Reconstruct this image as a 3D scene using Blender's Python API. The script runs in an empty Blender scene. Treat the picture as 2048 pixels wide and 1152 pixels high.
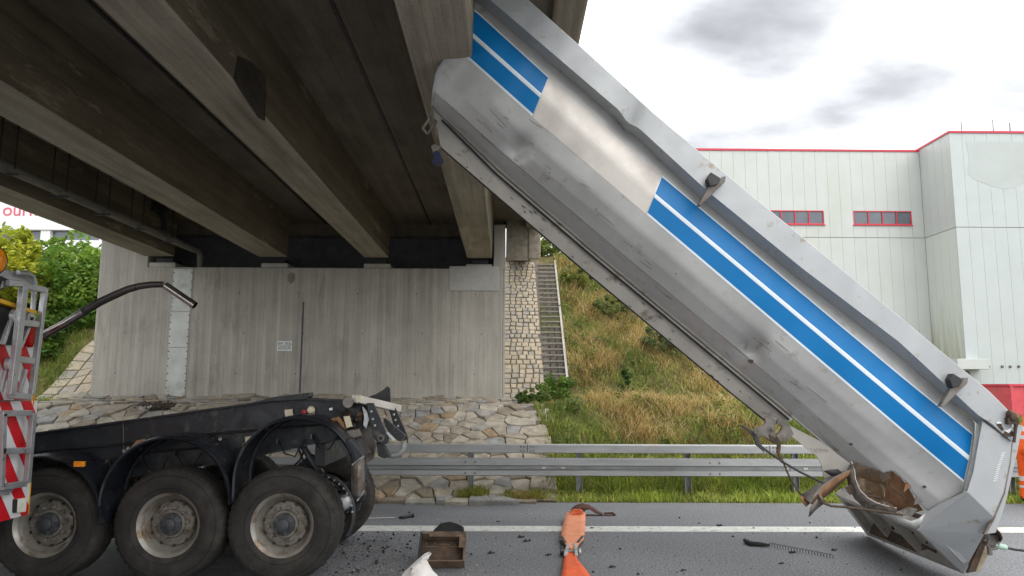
import bpy, math, random
import numpy as np
from mathutils import Vector, Matrix

random.seed(7)
RNG = np.random.default_rng(7)
S = bpy.context.scene
COL = S.collection
R = math.radians

# ------------------------------------------------------------------ camera
FPX = 1479.0                      # focal length in photo pixels (26 mm on a 36 mm wide sensor)
YAW, PITCH, ROLL = R(0.51), R(7.51), R(0.25)
CAMZ = 1.85
_fw0 = Vector((math.sin(YAW), math.cos(YAW), 0))
_r0 = Vector((math.cos(YAW), -math.sin(YAW), 0))
FW = _fw0 * math.cos(PITCH) + Vector((0, 0, 1)) * math.sin(PITCH)
_u0 = -_fw0 * math.sin(PITCH) + Vector((0, 0, 1)) * math.cos(PITCH)
RT = _r0 * math.cos(ROLL) + _u0 * math.sin(ROLL)
UP = -_r0 * math.sin(ROLL) + _u0 * math.cos(ROLL)
CAM = Vector((0.118, 0, CAMZ))
cd = bpy.data.cameras.new('camera')
cam = bpy.data.objects.new('camera', cd)
COL.objects.link(cam)
cd.lens = FPX / 2048 * 36
cd.sensor_width = 36
cd.clip_start = 0.05
cd.clip_end = 3000
m = Matrix((RT, UP, -FW)).transposed().to_4x4()
m.translation = CAM
cam.matrix_world = m
S.camera = cam

# ------------------------------------------------------------------ world, sun, exposure
SUN_EL, SUN_AZ = R(52), R(150)    # azimuth from +Y towards +X: high sun behind the right shoulder, veiled by cloud
w = bpy.data.worlds.new('World')
S.world = w
w.use_nodes = True
nt = w.node_tree
nt.nodes.clear()
o_ = nt.nodes.new('ShaderNodeOutputWorld')
bg = nt.nodes.new('ShaderNodeBackground')
sky = nt.nodes.new('ShaderNodeTexSky')
sky.sky_type = 'NISHITA'
sky.sun_disc = False
sky.sun_elevation = SUN_EL
sky.sun_rotation = SUN_AZ
sky.air_density = 1.0
sky.dust_density = 3.0
tc = nt.nodes.new('ShaderNodeTexCoord')
sep = nt.nodes.new('ShaderNodeSeparateXYZ')
nt.links.new(tc.outputs['Generated'], sep.inputs[0])
add = nt.nodes.new('ShaderNodeMath'); add.operation = 'MAXIMUM'; add.inputs[1].default_value = 0.0
nt.links.new(sep.outputs['Z'], add.inputs[0])
add2 = nt.nodes.new('ShaderNodeMath'); add2.operation = 'ADD'; add2.inputs[1].default_value = 0.22
nt.links.new(add.outputs[0], add2.inputs[0])
div = nt.nodes.new('ShaderNodeVectorMath'); div.operation = 'DIVIDE'
comb = nt.nodes.new('ShaderNodeCombineXYZ')
for i in range(3):
    nt.links.new(add2.outputs[0], comb.inputs[i])
nt.links.new(tc.outputs['Generated'], div.inputs[0])
nt.links.new(comb.outputs[0], div.inputs[1])
mp = nt.nodes.new('ShaderNodeMapping')
mp.inputs['Location'].default_value = (0.55, 0.2, 0.0)
mp.inputs['Scale'].default_value = (1.0, 1.35, 0.6)
nt.links.new(div.outputs[0], mp.inputs[0])
nz = nt.nodes.new('ShaderNodeTexNoise')
nz.inputs['Scale'].default_value = 2.3
nz.inputs['Detail'].default_value = 6
nz.inputs['Roughness'].default_value = 0.5
nt.links.new(mp.outputs[0], nz.inputs['Vector'])
# cloud banks: broken noise, thickest in a few banks over the roofs
def _ray(px, py):
    return (FW + RT * ((px - 1024) / FPX) - UP * ((py - 576) / FPX)).normalized()


fac = nz.outputs['Fac']
_acc = None
for px, py, sx, sz, amp in ((1480, 35, .17, .065, .26), (1650, -15, .20, .045, .20), (1765, 195, .12, .045, .42), (1450, 285, .17, .045, .15), (1900, 250, .3, .05, .10)):
    c = _ray(px, py)
    sb_ = nt.nodes.new('ShaderNodeVectorMath'); sb_.operation = 'SUBTRACT'; sb_.inputs[1].default_value = c
    ml_ = nt.nodes.new('ShaderNodeVectorMath'); ml_.operation = 'MULTIPLY'; ml_.inputs[1].default_value = (1 / sx, .3 / sx, 1 / sz)
    ln_ = nt.nodes.new('ShaderNodeVectorMath'); ln_.operation = 'LENGTH'
    mr_ = nt.nodes.new('ShaderNodeMapRange'); mr_.interpolation_type = 'SMOOTHSTEP'
    mr_.inputs[1].default_value = 0.0; mr_.inputs[2].default_value = 1.25; mr_.inputs[3].default_value = amp; mr_.inputs[4].default_value = 0.0
    nt.links.new(tc.outputs['Generated'], sb_.inputs[0]); nt.links.new(sb_.outputs[0], ml_.inputs[0])
    nt.links.new(ml_.outputs[0], ln_.inputs[0]); nt.links.new(ln_.outputs['Value'], mr_.inputs[0])
    if _acc is None:
        _acc = mr_.outputs[0]
    else:
        ad_ = nt.nodes.new('ShaderNodeMath'); ad_.operation = 'ADD'
        nt.links.new(_acc, ad_.inputs[0]); nt.links.new(mr_.outputs[0], ad_.inputs[1]); _acc = ad_.outputs[0]
ad_ = nt.nodes.new('ShaderNodeMath'); ad_.operation = 'ADD'
mn_ = nt.nodes.new('ShaderNodeMath'); mn_.operation = 'MULTIPLY_ADD'; mn_.inputs[1].default_value = 1.5; mn_.inputs[2].default_value = -0.27
nt.links.new(fac, mn_.inputs[0])
nt.links.new(mn_.outputs[0], ad_.inputs[0]); nt.links.new(_acc, ad_.inputs[1])
rp = nt.nodes.new('ShaderNodeValToRGB')
e = rp.color_ramp.elements
e[0].position = 0.50; e[0].color = (8.6, 8.7, 8.85, 1)
e[1].position = 0.98; e[1].color = (1.9, 1.92, 1.98, 1)
e_ = rp.color_ramp.elements.new(0.62); e_.color = (4.5, 4.55, 4.62, 1)
e_ = rp.color_ramp.elements.new(0.78); e_.color = (3.0, 3.03, 3.1, 1)
nt.links.new(ad_.outputs[0], rp.inputs[0])
mx = nt.nodes.new('ShaderNodeMixRGB')
mx.inputs['Fac'].default_value = 0.9
nt.links.new(sky.outputs[0], mx.inputs[1])
nt.links.new(rp.outputs[0], mx.inputs[2])
nt.links.new(mx.outputs[0], bg.inputs['Color'])
bg.inputs['Strength'].default_value = 0.145
nt.links.new(bg.outputs[0], o_.inputs[0])

sd = bpy.data.lights.new('sun', 'SUN')
sd.energy = 1.0
sd.angle = R(60)
sd.color = (1.0, 0.96, 0.9)
sun = bpy.data.objects.new('sun', sd)
COL.objects.link(sun)
sdir = Vector((math.sin(SUN_AZ) * math.cos(SUN_EL), math.cos(SUN_AZ) * math.cos(SUN_EL), math.sin(SUN_EL)))
sun.rotation_euler = sdir.to_track_quat('Z', 'Y').to_euler()
sun.location = (0, -10, 30)

S.view_settings.view_transform = 'Standard'
S.view_settings.look = 'None'
S.view_settings.gamma = 1
S.view_settings.use_curve_mapping = False
S.view_settings.exposure = 0.85
S.render.engine = 'CYCLES'
S.cycles.max_bounces = 7
S.cycles.diffuse_bounces = 5


# ------------------------------------------------------------------ picture geometry -> world points
def ray(px, py):
    return FW + RT * ((px - 1024) / FPX) - UP * ((py - 576) / FPX)


def P(px, py, Y):
    d = ray(px, py)
    return CAM + d * (Y / d.y)


def G(px, py, z=0.0):
    d = ray(px, py)
    return CAM + d * ((z - CAMZ) / d.z)


def PX(px, py, X):
    d = ray(px, py)
    return CAM + d * ((X - CAM.x) / d.x)


# ------------------------------------------------------------------ mesh builder
class MB:
    def __init__(s):
        s.v, s.f = [], []

    def add(s, vs, fs):
        b = len(s.v)
        s.v += [tuple(x) for x in vs]
        s.f += [tuple(b + i for i in q) for q in fs]
        return s

    def box(s, a, b, M=None):
        x0, y0, z0 = a; x1, y1, z1 = b
        if x0 > x1: x0, x1 = x1, x0
        if y0 > y1: y0, y1 = y1, y0
        if z0 > z1: z0, z1 = z1, z0
        vs = [Vector((x, y, z)) for z in (z0, z1) for y in (y0, y1) for x in (x0, x1)]
        if M is not None:
            vs = [M @ q for q in vs]
        return s.add(vs, [(0, 2, 3, 1), (4, 5, 7, 6), (0, 1, 5, 4), (2, 6, 7, 3), (0, 4, 6, 2), (1, 3, 7, 5)])

    def prism(s, poly, vec):
        vec = Vector(vec)
        n = len(poly)
        a = [Vector(p) for p in poly]
        vs = a + [p + vec for p in a]
        # orientation: make caps point outwards
        nrm = Vector((0, 0, 0))
        for i in range(n):
            nrm += a[i].cross(a[(i + 1) % n])
        if nrm.dot(vec) > 0:
            fs = [tuple(range(n - 1, -1, -1)), tuple(range(n, 2 * n))]
            fs += [(i, (i + 1) % n, n + (i + 1) % n, n + i) for i in range(n)]
        else:
            fs = [tuple(range(n)), tuple(range(2 * n - 1, n - 1, -1))]
            fs += [((i + 1) % n, i, n + i, n + (i + 1) % n) for i in range(n)]
        return s.add(vs, fs)

    def tube(s, pts, r, n=10, caps=True):
        pts = [Vector(p) for p in pts]
        rs = r if isinstance(r, (list, tuple)) else [r] * len(pts)
        k = len(pts)
        vs, fs = [], []
        ref = None
        for i, p in enumerate(pts):
            t = (pts[min(i + 1, k - 1)] - pts[max(i - 1, 0)]).normalized()
            if ref is None:
                ref = t.orthogonal().normalized()
            ref = (ref - t * ref.dot(t)).normalized()
            b = t.cross(ref)
            for j in range(n):
                a = 2 * math.pi * j / n
                vs.append(p + (ref * math.cos(a) + b * math.sin(a)) * rs[i])
        for i in range(k - 1):
            for j in range(n):
                j2 = (j + 1) % n
                fs.append((i * n + j, i * n + j2, (i + 1) * n + j2, (i + 1) * n + j))
        if caps:
            fs.append(tuple(range(n - 1, -1, -1)))
            fs.append(tuple((k - 1) * n + j for j in range(n)))
        return s.add(vs, fs)

    def bar(s, a, b, wdt, hgt, upv=(0, 0, 1)):
        a, b = Vector(a), Vector(b)
        t = (b - a).normalized()
        u = Vector(upv)
        sx = t.cross(u)
        if sx.length < 1e-4:
            sx = t.orthogonal()
        sx.normalize()
        u = sx.cross(t).normalized()
        q = [a + sx * i * wdt / 2 + u * j * hgt / 2 for i, j in ((-1, -1), (1, -1), (1, 1), (-1, 1))]
        return s.prism(q, b - a)

    def lathe(s, prof, c=(0, 0, 0), n=40, axis='Y', closed=False):
        """profile of (radius, along) pairs turned about the axis through c"""
        c = Vector(c)
        vs, fs = [], []
        k = len(prof)
        for i in range(n):
            a = 2 * math.pi * i / n
            for r, h in prof:
                if axis == 'Y':
                    vs.append(c + Vector((r * math.cos(a), h, r * math.sin(a))))
                elif axis == 'Z':
                    vs.append(c + Vector((r * math.cos(a), r * math.sin(a), h)))
                else:
                    vs.append(c + Vector((h, r * math.cos(a), r * math.sin(a))))
        for i in range(n):
            i2 = (i + 1) % n
            for j in range(k - (0 if closed else 1)):
                j2 = (j + 1) % k
                fs.append((i * k + j, i * k + j2, i2 * k + j2, i2 * k + j))
        return s.add(vs, fs)

    def grid(s, rows):
        """rows of equal length of points -> quads"""
        b = len(s.v)
        n = len(rows[0])
        for r_ in rows:
            s.v += [tuple(p) for p in r_]
        for i in range(len(rows) - 1):
            for j in range(n - 1):
                s.f.append((b + i * n + j, b + i * n + j + 1, b + (i + 1) * n + j + 1, b + (i + 1) * n + j))
        return s


def fix_normals(me):
    import bmesh
    bm = bmesh.new()
    bm.from_mesh(me)
    bmesh.ops.recalc_face_normals(bm, faces=bm.faces)
    bm.to_mesh(me)
    bm.free()


def link(name, me, mat, parent=None, loc=None):
    o = bpy.data.objects.new(name, me)
    COL.objects.link(o)
    if mat is not None:
        for q in (mat if isinstance(mat, (list, tuple)) else [mat]):
            me.materials.append(q)
    if parent is not None:
        o.parent = parent
        o.matrix_parent_inverse = Matrix.Translation(-abs_loc(parent))
    return o


def abs_loc(o):
    l = Vector(o.location)
    p = o.parent
    while p is not None:
        l = l + Vector((0, 0, 0))
        p = p.parent
    return l if o.type == 'EMPTY' else Vector((0, 0, 0))


def build(name, mb, mat, parent=None, bevel=0.0, smooth=False, fix=True, angle=35):
    me = bpy.data.meshes.new(name)
    me.from_pydata(mb.v, [], mb.f)
    me.validate()
    if fix:
        fix_normals(me)
    if smooth:
        me.polygons.foreach_set('use_smooth', [True] * len(me.polygons))
        me.set_sharp_from_angle(angle=R(angle))
    o = link(name, me, mat, parent)
    if bevel:
        b = o.modifiers.new('bevel', 'BEVEL')
        b.width = bevel
        b.segments = 2
        b.limit_method = 'ANGLE'
        b.angle_limit = R(40)
    return o


def tag(o, label=None, cat=None, group=None, kind=None):
    if label: o['label'] = label
    if cat: o['category'] = cat
    if group: o['group'] = group
    if kind: o['kind'] = kind
    return o


def thing(name, loc, label, cat, group=None):
    o = bpy.data.objects.new(name, None)
    o.empty_display_size = 0.2
    o.location = loc
    COL.objects.link(o)
    return tag(o, label, cat, group)


def copy_tree(o, parent=None):
    c = o.copy()
    COL.objects.link(c)
    c.parent = parent
    for ch in list(o.children):
        copy_tree(ch, c)
    return c


# ------------------------------------------------------------------ materials
def newmat(name):
    mt = bpy.data.materials.new(name)
    mt.use_nodes = True
    n = mt.node_tree
    n.nodes.clear()
    out = n.nodes.new('ShaderNodeOutputMaterial')
    bs = n.nodes.new('ShaderNodeBsdfPrincipled')
    n.links.new(bs.outputs[0], out.inputs[0])
    return mt, n, bs, out


def noise(n, vec, scale, stretch=(1, 1, 1), detail=4, rough=0.55, loc=(0, 0, 0)):
    mpn = n.nodes.new('ShaderNodeMapping')
    mpn.inputs['Scale'].default_value = stretch
    mpn.inputs['Location'].default_value = loc
    n.links.new(vec, mpn.inputs[0])
    t = n.nodes.new('ShaderNodeTexNoise')
    t.inputs['Scale'].default_value = scale
    t.inputs['Detail'].default_value = detail
    t.inputs['Roughness'].default_value = rough
    n.links.new(mpn.outputs[0], t.inputs['Vector'])
    return t.outputs['Fac']


def ramp(n, fac, p0, p1, c0, c1):
    r_ = n.nodes.new('ShaderNodeValToRGB')
    q = r_.color_ramp.elements
    q[0].position = p0; q[1].position = p1
    q[0].color = (c0[0], c0[1], c0[2], 1) if not isinstance(c0, (int, float)) else (c0, c0, c0, 1)
    q[1].color = (c1[0], c1[1], c1[2], 1) if not isinstance(c1, (int, float)) else (c1, c1, c1, 1)
    n.links.new(fac, r_.inputs[0])
    return r_.outputs[0]


def mix(n, mode, fac, a, b):
    x = n.nodes.new('ShaderNodeMixRGB')
    x.blend_type = mode
    for sck, val in ((x.inputs[0], fac), (x.inputs[1], a), (x.inputs[2], b)):
        if isinstance(val, (int, float)):
            sck.default_value = val
        elif isinstance(val, (tuple, list)):
            sck.default_value = (val[0], val[1], val[2], 1)
        else:
            n.links.new(val, sck)
    return x.outputs[0]


def math_(n, op, a, b=None):
    x = n.nodes.new('ShaderNodeMath')
    x.operation = op
    for sck, val in ((x.inputs[0], a), (x.inputs[1], b)):
        if val is None: continue
        if isinstance(val, (int, float)): sck.default_value = val
        else: n.links.new(val, sck)
    return x.outputs[0]


def bump(n, bs, h, strength, dist=0.01):
    b = n.nodes.new('ShaderNodeBump')
    b.inputs['Strength'].default_value = strength
    b.inputs['Distance'].default_value = dist
    n.links.new(h, b.inputs['Height'])
    n.links.new(b.outputs[0], bs.inputs['Normal'])


def coords(n):
    return n.nodes.new('ShaderNodeTexCoord').outputs['Object']


def plain(name, col, rough=0.6, metal=0.0, var=0.18, vscale=4.0, stretch=(1, 1, 1), bmp=0.15, bscale=30,
          dirt=None, dirt_amt=0.35, dscale=3.0, dstretch=(1, 1, 1), spec=0.5, rvar=0.15, coat=0.0):
    mt, n, bs, out = newmat(name)
    v = coords(n)
    f = noise(n, v, vscale, stretch, 6)
    k = ramp(n, f, 0.3, 0.7, 1 - var, 1 + var)
    c = mix(n, 'MULTIPLY', 1.0, col, k)
    if dirt is not None:
        d = noise(n, v, dscale, dstretch, 8, 0.62, (3.1, 1.7, 0.4))
        dm = ramp(n, d, 0.62 - dirt_amt * 0.35, 0.72 - dirt_amt * 0.12, 0, 1)
        c = mix(n, 'MIX', dm, c, dirt)
    n.links.new(c, bs.inputs['Base Color'])
    rr = ramp(n, noise(n, v, vscale * 3, (1, 1, 1), 5), 0.3, 0.7, max(0.02, rough - rvar), min(1, rough + rvar))
    n.links.new(rr, bs.inputs['Roughness'])
    bs.inputs['Metallic'].default_value = metal
    bs.inputs['Specular IOR Level'].default_value = spec
    bs.inputs['Coat Weight'].default_value = coat
    if bmp:
        bump(n, bs, noise(n, v, bscale, stretch, 5), bmp, 0.01)
    return mt


def concrete(name, col, streak=(9, 9, 0.35), amt=0.3, dark=(0.06, 0.055, 0.045), dirt=0.3, boards=None, light=None):
    """board-marked concrete: streaks along the boards, blotches, pores"""
    mt, n, bs, out = newmat(name)
    v = coords(n)
    a = noise(n, v, 1.0, streak, 7, 0.65)
    b = noise(n, v, 0.9, (1, 1, 1), 6, 0.6, (5, 2, 1))
    c2 = noise(n, v, 28, (1, 1, 1), 4, 0.6)
    k = ramp(n, a, 0.3, 0.72, 1 - amt, 1 + amt * 0.6)
    c = mix(n, 'MULTIPLY', 1.0, col, k)
    c = mix(n, 'MULTIPLY', 1.0, c, ramp(n, b, 0.25, 0.75, 0.8, 1.15))
    c = mix(n, 'MULTIPLY', 1.0, c, ramp(n, c2, 0.25, 0.75, 0.88, 1.1))
    dm = noise(n, v, 1.7, (streak[0] * 0.25, streak[1] * 0.25, max(streak[2], .35)), 8, 0.7, (1, 7, 3))
    c = mix(n, 'MIX', ramp(n, dm, 0.6 - dirt * .2, 0.82, 0, 0.75), c, dark)
    if light is not None:
        lm = noise(n, v, 2.0, (streak[0] * 0.3, streak[1] * 0.5, streak[2] * .3 + .3), 9, 0.78, (4, 4, 9))
        c = mix(n, 'MIX', ramp(n, lm, 0.575, 0.62, 0, 0.6), c, light)
    h = a
    if boards:
        # grooves between shuttering boards
        sp = n.nodes.new('ShaderNodeSeparateXYZ')
        n.links.new(v, sp.inputs[0])
        ax, wd = boards
        t = math_(n, 'FRACT', math_(n, 'DIVIDE', sp.outputs[ax], wd))
        ed = math_(n, 'LESS_THAN', t, 0.09)
        wn = n.nodes.new('ShaderNodeTexWhiteNoise')
        wn.noise_dimensions = '1D'
        n.links.new(math_(n, 'FLOOR', math_(n, 'DIVIDE', sp.outputs[ax], wd)), wn.inputs['W'])
        c = mix(n, 'MULTIPLY', 1.0, c, ramp(n, wn.outputs[0], 0, 1, 0.92, 1.06))
        c = mix(n, 'MULTIPLY', math_(n, 'MULTIPLY', ed, 0.32), c, (0.55, 0.53, 0.5))
        h = mix(n, 'SUBTRACT', 0.6, a, ed)
    n.links.new(c, bs.inputs['Base Color'])
    bs.inputs['Roughness'].default_value = 0.9
    bs.inputs['Specular IOR Level'].default_value = 0.25
    hh = mix(n, 'ADD', 0.5, h, c2)
    bump(n, bs, hh, 0.5, 0.012)
    return mt


def foliage_mat(name, trans=0.35):
    mt, n, bs, out = newmat(name)
    at = n.nodes.new('ShaderNodeAttribute')
    at.attribute_name = 'tint'
    n.links.new(at.outputs['Color'], bs.inputs['Base Color'])
    bs.inputs['Roughness'].default_value = 0.65
    bs.inputs['Specular IOR Level'].default_value = 0.25
    tr = n.nodes.new('ShaderNodeBsdfTranslucent')
    n.links.new(mix(n, 'MULTIPLY', 1.0, at.outputs['Color'], (1.5, 1.5, 0.7)), tr.inputs[0])
    ms = n.nodes.new('ShaderNodeMixShader')
    ms.inputs[0].default_value = trans
    n.links.new(bs.outputs[0], ms.inputs[1])
    n.links.new(tr.outputs[0], ms.inputs[2])
    n.links.new(ms.outputs[0], out.inputs[0])
    return mt


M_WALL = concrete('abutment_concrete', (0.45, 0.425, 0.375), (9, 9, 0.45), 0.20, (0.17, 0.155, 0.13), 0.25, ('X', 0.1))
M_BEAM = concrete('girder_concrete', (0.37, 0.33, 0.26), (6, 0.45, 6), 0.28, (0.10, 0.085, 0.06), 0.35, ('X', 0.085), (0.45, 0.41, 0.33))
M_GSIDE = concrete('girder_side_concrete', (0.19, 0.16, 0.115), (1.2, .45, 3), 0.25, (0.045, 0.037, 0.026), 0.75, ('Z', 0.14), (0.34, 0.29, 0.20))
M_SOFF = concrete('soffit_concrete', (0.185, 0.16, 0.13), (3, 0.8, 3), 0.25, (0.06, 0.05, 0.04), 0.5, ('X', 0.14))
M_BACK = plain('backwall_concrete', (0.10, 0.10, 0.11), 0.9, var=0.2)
M_FASC = concrete('fascia_concrete', (0.27, 0.235, 0.185), (8, 0.4, 8), 0.35, (0.06, 0.05, 0.04), 0.4)
M_PATCH = concrete('patch_concrete', (0.46, 0.45, 0.42), (3, 3, 1), 0.08, (0.3, 0.29, 0.27), 0.1)
M_GALV = plain('galvanised_plate', (0.50, 0.51, 0.48), 0.5, 0.25, var=0.10, vscale=2.5, dirt=(0.34, 0.35, 0.32), dirt_amt=.2)
M_DARK = plain('dark_steel', (0.025, 0.026, 0.028), 0.55, var=0.3)
M_BEARING = plain('bearing_plinth', (0.42, 0.40, 0.36), 0.9)
M_PIPE = plain('drain_pipe', (0.16, 0.15, 0.13), 0.7, var=0.25, stretch=(3, .6, 3))
M_BODY = plain('silver_paint', (0.50, 0.50, 0.49), 0.40, 0.30, var=0.05, vscale=9, bmp=0.03, bscale=3, dirt=(0.38, 0.36, 0.33), dirt_amt=.05, dscale=7, dstretch=(1, 1, 1), rvar=0.08)
M_RIMP = plain('silver_rail_paint', (0.41, 0.425, 0.435), 0.42, 0.25, var=0.08, vscale=2.0, bmp=0.04, dirt=(0.30, 0.26, 0.21), dirt_amt=0.06, dscale=9)
M_UNDER = plain('underbody_paint', (0.34, 0.32, 0.29), 0.55, 0.1, var=0.18, vscale=2.0, dirt=(0.16, 0.13, 0.10), dirt_amt=0.12, dscale=4, dstretch=(1, 1, 1.5))
M_BLUE = plain('blue_vinyl', (0.0, 0.16, 0.43), 0.42, var=0.03, bmp=0.0, rvar=0.03, spec=0.3)
M_WHITE = plain('white_vinyl', (0.70, 0.78, 0.84), 0.4, var=0.03, bmp=0.0)
M_CREAM = plain('repainted_panel', (0.62, 0.585, 0.54), 0.4, 0.1, var=0.05, vscale=1.5, bmp=0.03, dirt=(0.48, 0.44, 0.41), dirt_amt=0.45, dscale=1.4)
M_RUST = plain('rust', (0.20, 0.10, 0.05), 0.85, 0.0, var=0.5, vscale=6, bmp=.4, dirt=(0.32, 0.19, 0.10), dirt_amt=.5, dscale=4, dstretch=(1, 1, .4))
M_RUSTD = plain('dark_rust', (0.055, 0.038, 0.026), 0.8, 0.1, var=0.45, vscale=5, bmp=.4, dirt=(0.12, 0.07, 0.04), dirt_amt=.25, dscale=6)
M_TAN = plain('worn_bare_steel', (0.42, 0.32, 0.22), 0.42, 0.55, var=0.25, vscale=2.5, stretch=(1, 1, 4))
M_STEEL = plain('bent_steel', (0.17, 0.155, 0.14), 0.5, 0.3, var=0.3, vscale=5, dirt=(0.09, 0.06, 0.04), dirt_amt=.35, dscale=7)
M_CHAS = plain('chassis_paint', (0.018, 0.020, 0.024), 0.5, 0.0, var=0.35, vscale=4, dirt=(0.07, 0.066, 0.06), dirt_amt=0.18, dscale=9, bmp=.1)
M_GUARD = plain('mudguard_plastic', (0.014, 0.016, 0.022), 0.36, 0.0, var=0.25, vscale=3, dirt=(0.06, 0.055, 0.05), dirt_amt=0.15, dscale=5, bmp=.05)
M_TYRE = plain('tyre_rubber', (0.022, 0.020, 0.018), 0.85, var=0.3, vscale=5, dirt=(0.045, 0.039, 0.032), dirt_amt=0.4, dscale=4, bmp=.25, bscale=25)
M_RIMW = plain('wheel_rim', (0.36, 0.34, 0.30), 0.45, 0.5, var=0.2, vscale=6, dirt=(0.20, 0.13, 0.07), dirt_amt=0.3, dscale=8)
M_HUB = plain('hub_grime', (0.20, 0.185, 0.16), 0.65, 0.3, var=0.3, vscale=10, dirt=(0.09, 0.06, 0.04), dirt_amt=0.35, dscale=12)
M_HUBC = plain('hub_cap_dark', (0.05, 0.053, 0.058), 0.55, 0.1, var=0.3, vscale=10)
M_AMBER = plain('amber_lens', (0.85, 0.28, 0.01), 0.2, var=0.2, vscale=30, bmp=0.1)
M_REDL = plain('red_lens', (0.55, 0.012, 0.015), 0.18, var=0.15, vscale=20, bmp=0.05)
M_RED = plain('retroreflective_red', (0.62, 0.012, 0.02), 0.45, var=0.06, bmp=0.0)
M_WBOARD = plain('retroreflective_white', (0.74, 0.75, 0.75), 0.45, var=0.06, bmp=0.0, dirt=(0.6, 0.59, 0.56), dirt_amt=.15)
M_ALU = plain('aluminium_profile', (0.46, 0.47, 0.48), 0.38, 0.6, var=0.12, vscale=5)
M_YELLOW = plain('yellow_paint', (0.75, 0.40, 0.02), 0.45, var=0.1)
M_CHROME = plain('stainless_tube', (0.42, 0.40, 0.38), 0.22, 1.0, var=0.15, vscale=4, rvar=.08, bmp=.02)
M_TUBED = plain('sooty_tube', (0.07, 0.064, 0.06), 0.33, 0.55, var=0.2, vscale=3, bmp=0.02)
M_GRAYP = plain('grey_housing', (0.40, 0.40, 0.40), 0.5, 0.1, var=0.1)
M_CREAMPL = plain('cream_plate', (0.55, 0.50, 0.36), 0.7, var=0.15)
M_MAROON = plain('red_cap', (0.30, 0.02, 0.03), 0.5)
M_RAIL = plain('galvanised_rail', (0.36, 0.37, 0.37), 0.5, 0.45, var=0.16, vscale=3, stretch=(.3, 2, 2), dirt=(0.33, 0.33, 0.32), dirt_amt=0.2, dscale=5, dstretch=(.5, 1, 1))
M_BRIGHT = plain('reflector_strip', (0.85, 0.83, 0.72), 0.3)
M_MORTAR = plain('mortar_soil', (0.13, 0.112, 0.088), 0.95, var=0.35, vscale=6, bmp=.5)
M_STONES = [plain('stone_' + nm, (c[0] * .86, c[1] * .85, c[2] * .84), 0.88, var=0.28, vscale=5, bmp=0.5, bscale=18, dirt=(c[0] * .55, c[1] * .55, c[2] * .52), dirt_amt=.3, dscale=6)
            for nm, c in (('beige', (0.37, 0.325, 0.255)), ('grey', (0.33, 0.315, 0.28)), ('ochre', (0.36, 0.27, 0.17)),
                          ('pale', (0.43, 0.39, 0.32)), ('brown', (0.27, 0.225, 0.17)), ('bluish', (0.30, 0.30, 0.285)))]
M_COBS = [plain('cobble_' + nm, (c[0] * .88, c[1] * .88, c[2] * .88), 0.88, var=0.2, vscale=8, bmp=0.5, bscale=20)
          for nm, c in (('cream', (0.42, 0.355, 0.255)), ('beige', (0.38, 0.33, 0.25)), ('grey', (0.33, 0.30, 0.25)))]
M_COBD = plain('stair_stone', (0.13, 0.115, 0.10), 0.9, var=0.3, vscale=8, bmp=.5)
M_NOSE = plain('nosing_concrete', (0.24, 0.225, 0.195), 0.9, var=.2)
M_KERB = plain('kerb_concrete', (0.38, 0.36, 0.32), 0.9, var=.15)
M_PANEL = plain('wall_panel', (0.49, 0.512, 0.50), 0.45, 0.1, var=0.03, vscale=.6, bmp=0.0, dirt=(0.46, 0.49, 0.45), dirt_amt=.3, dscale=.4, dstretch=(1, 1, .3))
M_PANELC = plain('darker_panel', (0.45, 0.49, 0.49), 0.45, 0.1, var=0.03, vscale=.6, bmp=0.0)  # right-hand wall: slightly darker, cooler grey than the other panels
M_SEAM = plain('panel_joint', (0.30, 0.315, 0.31), 0.7, bmp=0)
M_REDT = plain('red_trim', (0.55, 0.03, 0.06), 0.4, var=.05, bmp=0)
M_FADE = plain('faded_panel_patch', (0.415, 0.452, 0.448), 0.5, 0.1, var=0.03, vscale=.5, bmp=0)
M_GLASS = plain('dark_glass', (0.10, 0.115, 0.14), 0.08, 0.0, var=0.25, vscale=.8, bmp=0, rvar=.03, spec=.8)
M_WBLDG = plain('white_render', (0.74, 0.74, 0.76), 0.6, var=0.03, bmp=0)
M_PINK = plain('pink_red_letters', (0.62, 0.10, 0.16), 0.5, bmp=0)
M_CONT = plain('red_container', (0.58, 0.07, 0.09), 0.5, var=.12, dirt=(0.42, 0.10, 0.10), dirt_amt=.2)
M_ORANGE = plain('orange_workwear', (0.85, 0.11, 0.01), 0.75, var=0.12, vscale=6, bmp=.3, bscale=10)
M_NAVY = plain('navy_cloth', (0.02, 0.025, 0.05), 0.85, var=.2, bmp=.3)
M_SILVERB = plain('silver_reflective_band', (0.55, 0.55, 0.55), 0.4)
M_NEON = plain('neon_yellow_cloth', (0.65, 0.80, 0.03), 0.7)
M_SKIN = plain('skin', (0.50, 0.30, 0.22), 0.5, var=.06, bmp=.05)
M_HAIR = plain('hair', (0.05, 0.03, 0.02), 0.6, var=.3)
M_BOOT = plain('boot', (0.02, 0.02, 0.022), 0.6)
M_STRAP = plain('orange_webbing', (0.80, 0.125, 0.03), 0.75, var=0.12, vscale=9, bmp=.6, bscale=70)
M_PAD = plain('pale_orange_pad', (0.86, 0.33, 0.17), 0.8, var=0.10, vscale=7, bmp=.7, bscale=60)
M_STRAPB = plain('brown_strap_back', (0.09, 0.035, 0.022), 0.8, var=.3)
M_BAG = plain('plastic_bag', (0.68, 0.65, 0.62), 0.4, var=.08, bmp=.2, bscale=12)
M_BARK = plain('bark', (0.09, 0.07, 0.05), 0.9, var=.3)
M_FOL = foliage_mat('leaf')
M_GRASS = foliage_mat('grass_blade', 0.3)
M_GREENC = plain('pale_green_coupling', (0.35, 0.50, 0.42), 0.4)
M_BLACK = plain('black_rubber', (0.015, 0.015, 0.016), 0.5, var=.2)
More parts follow.
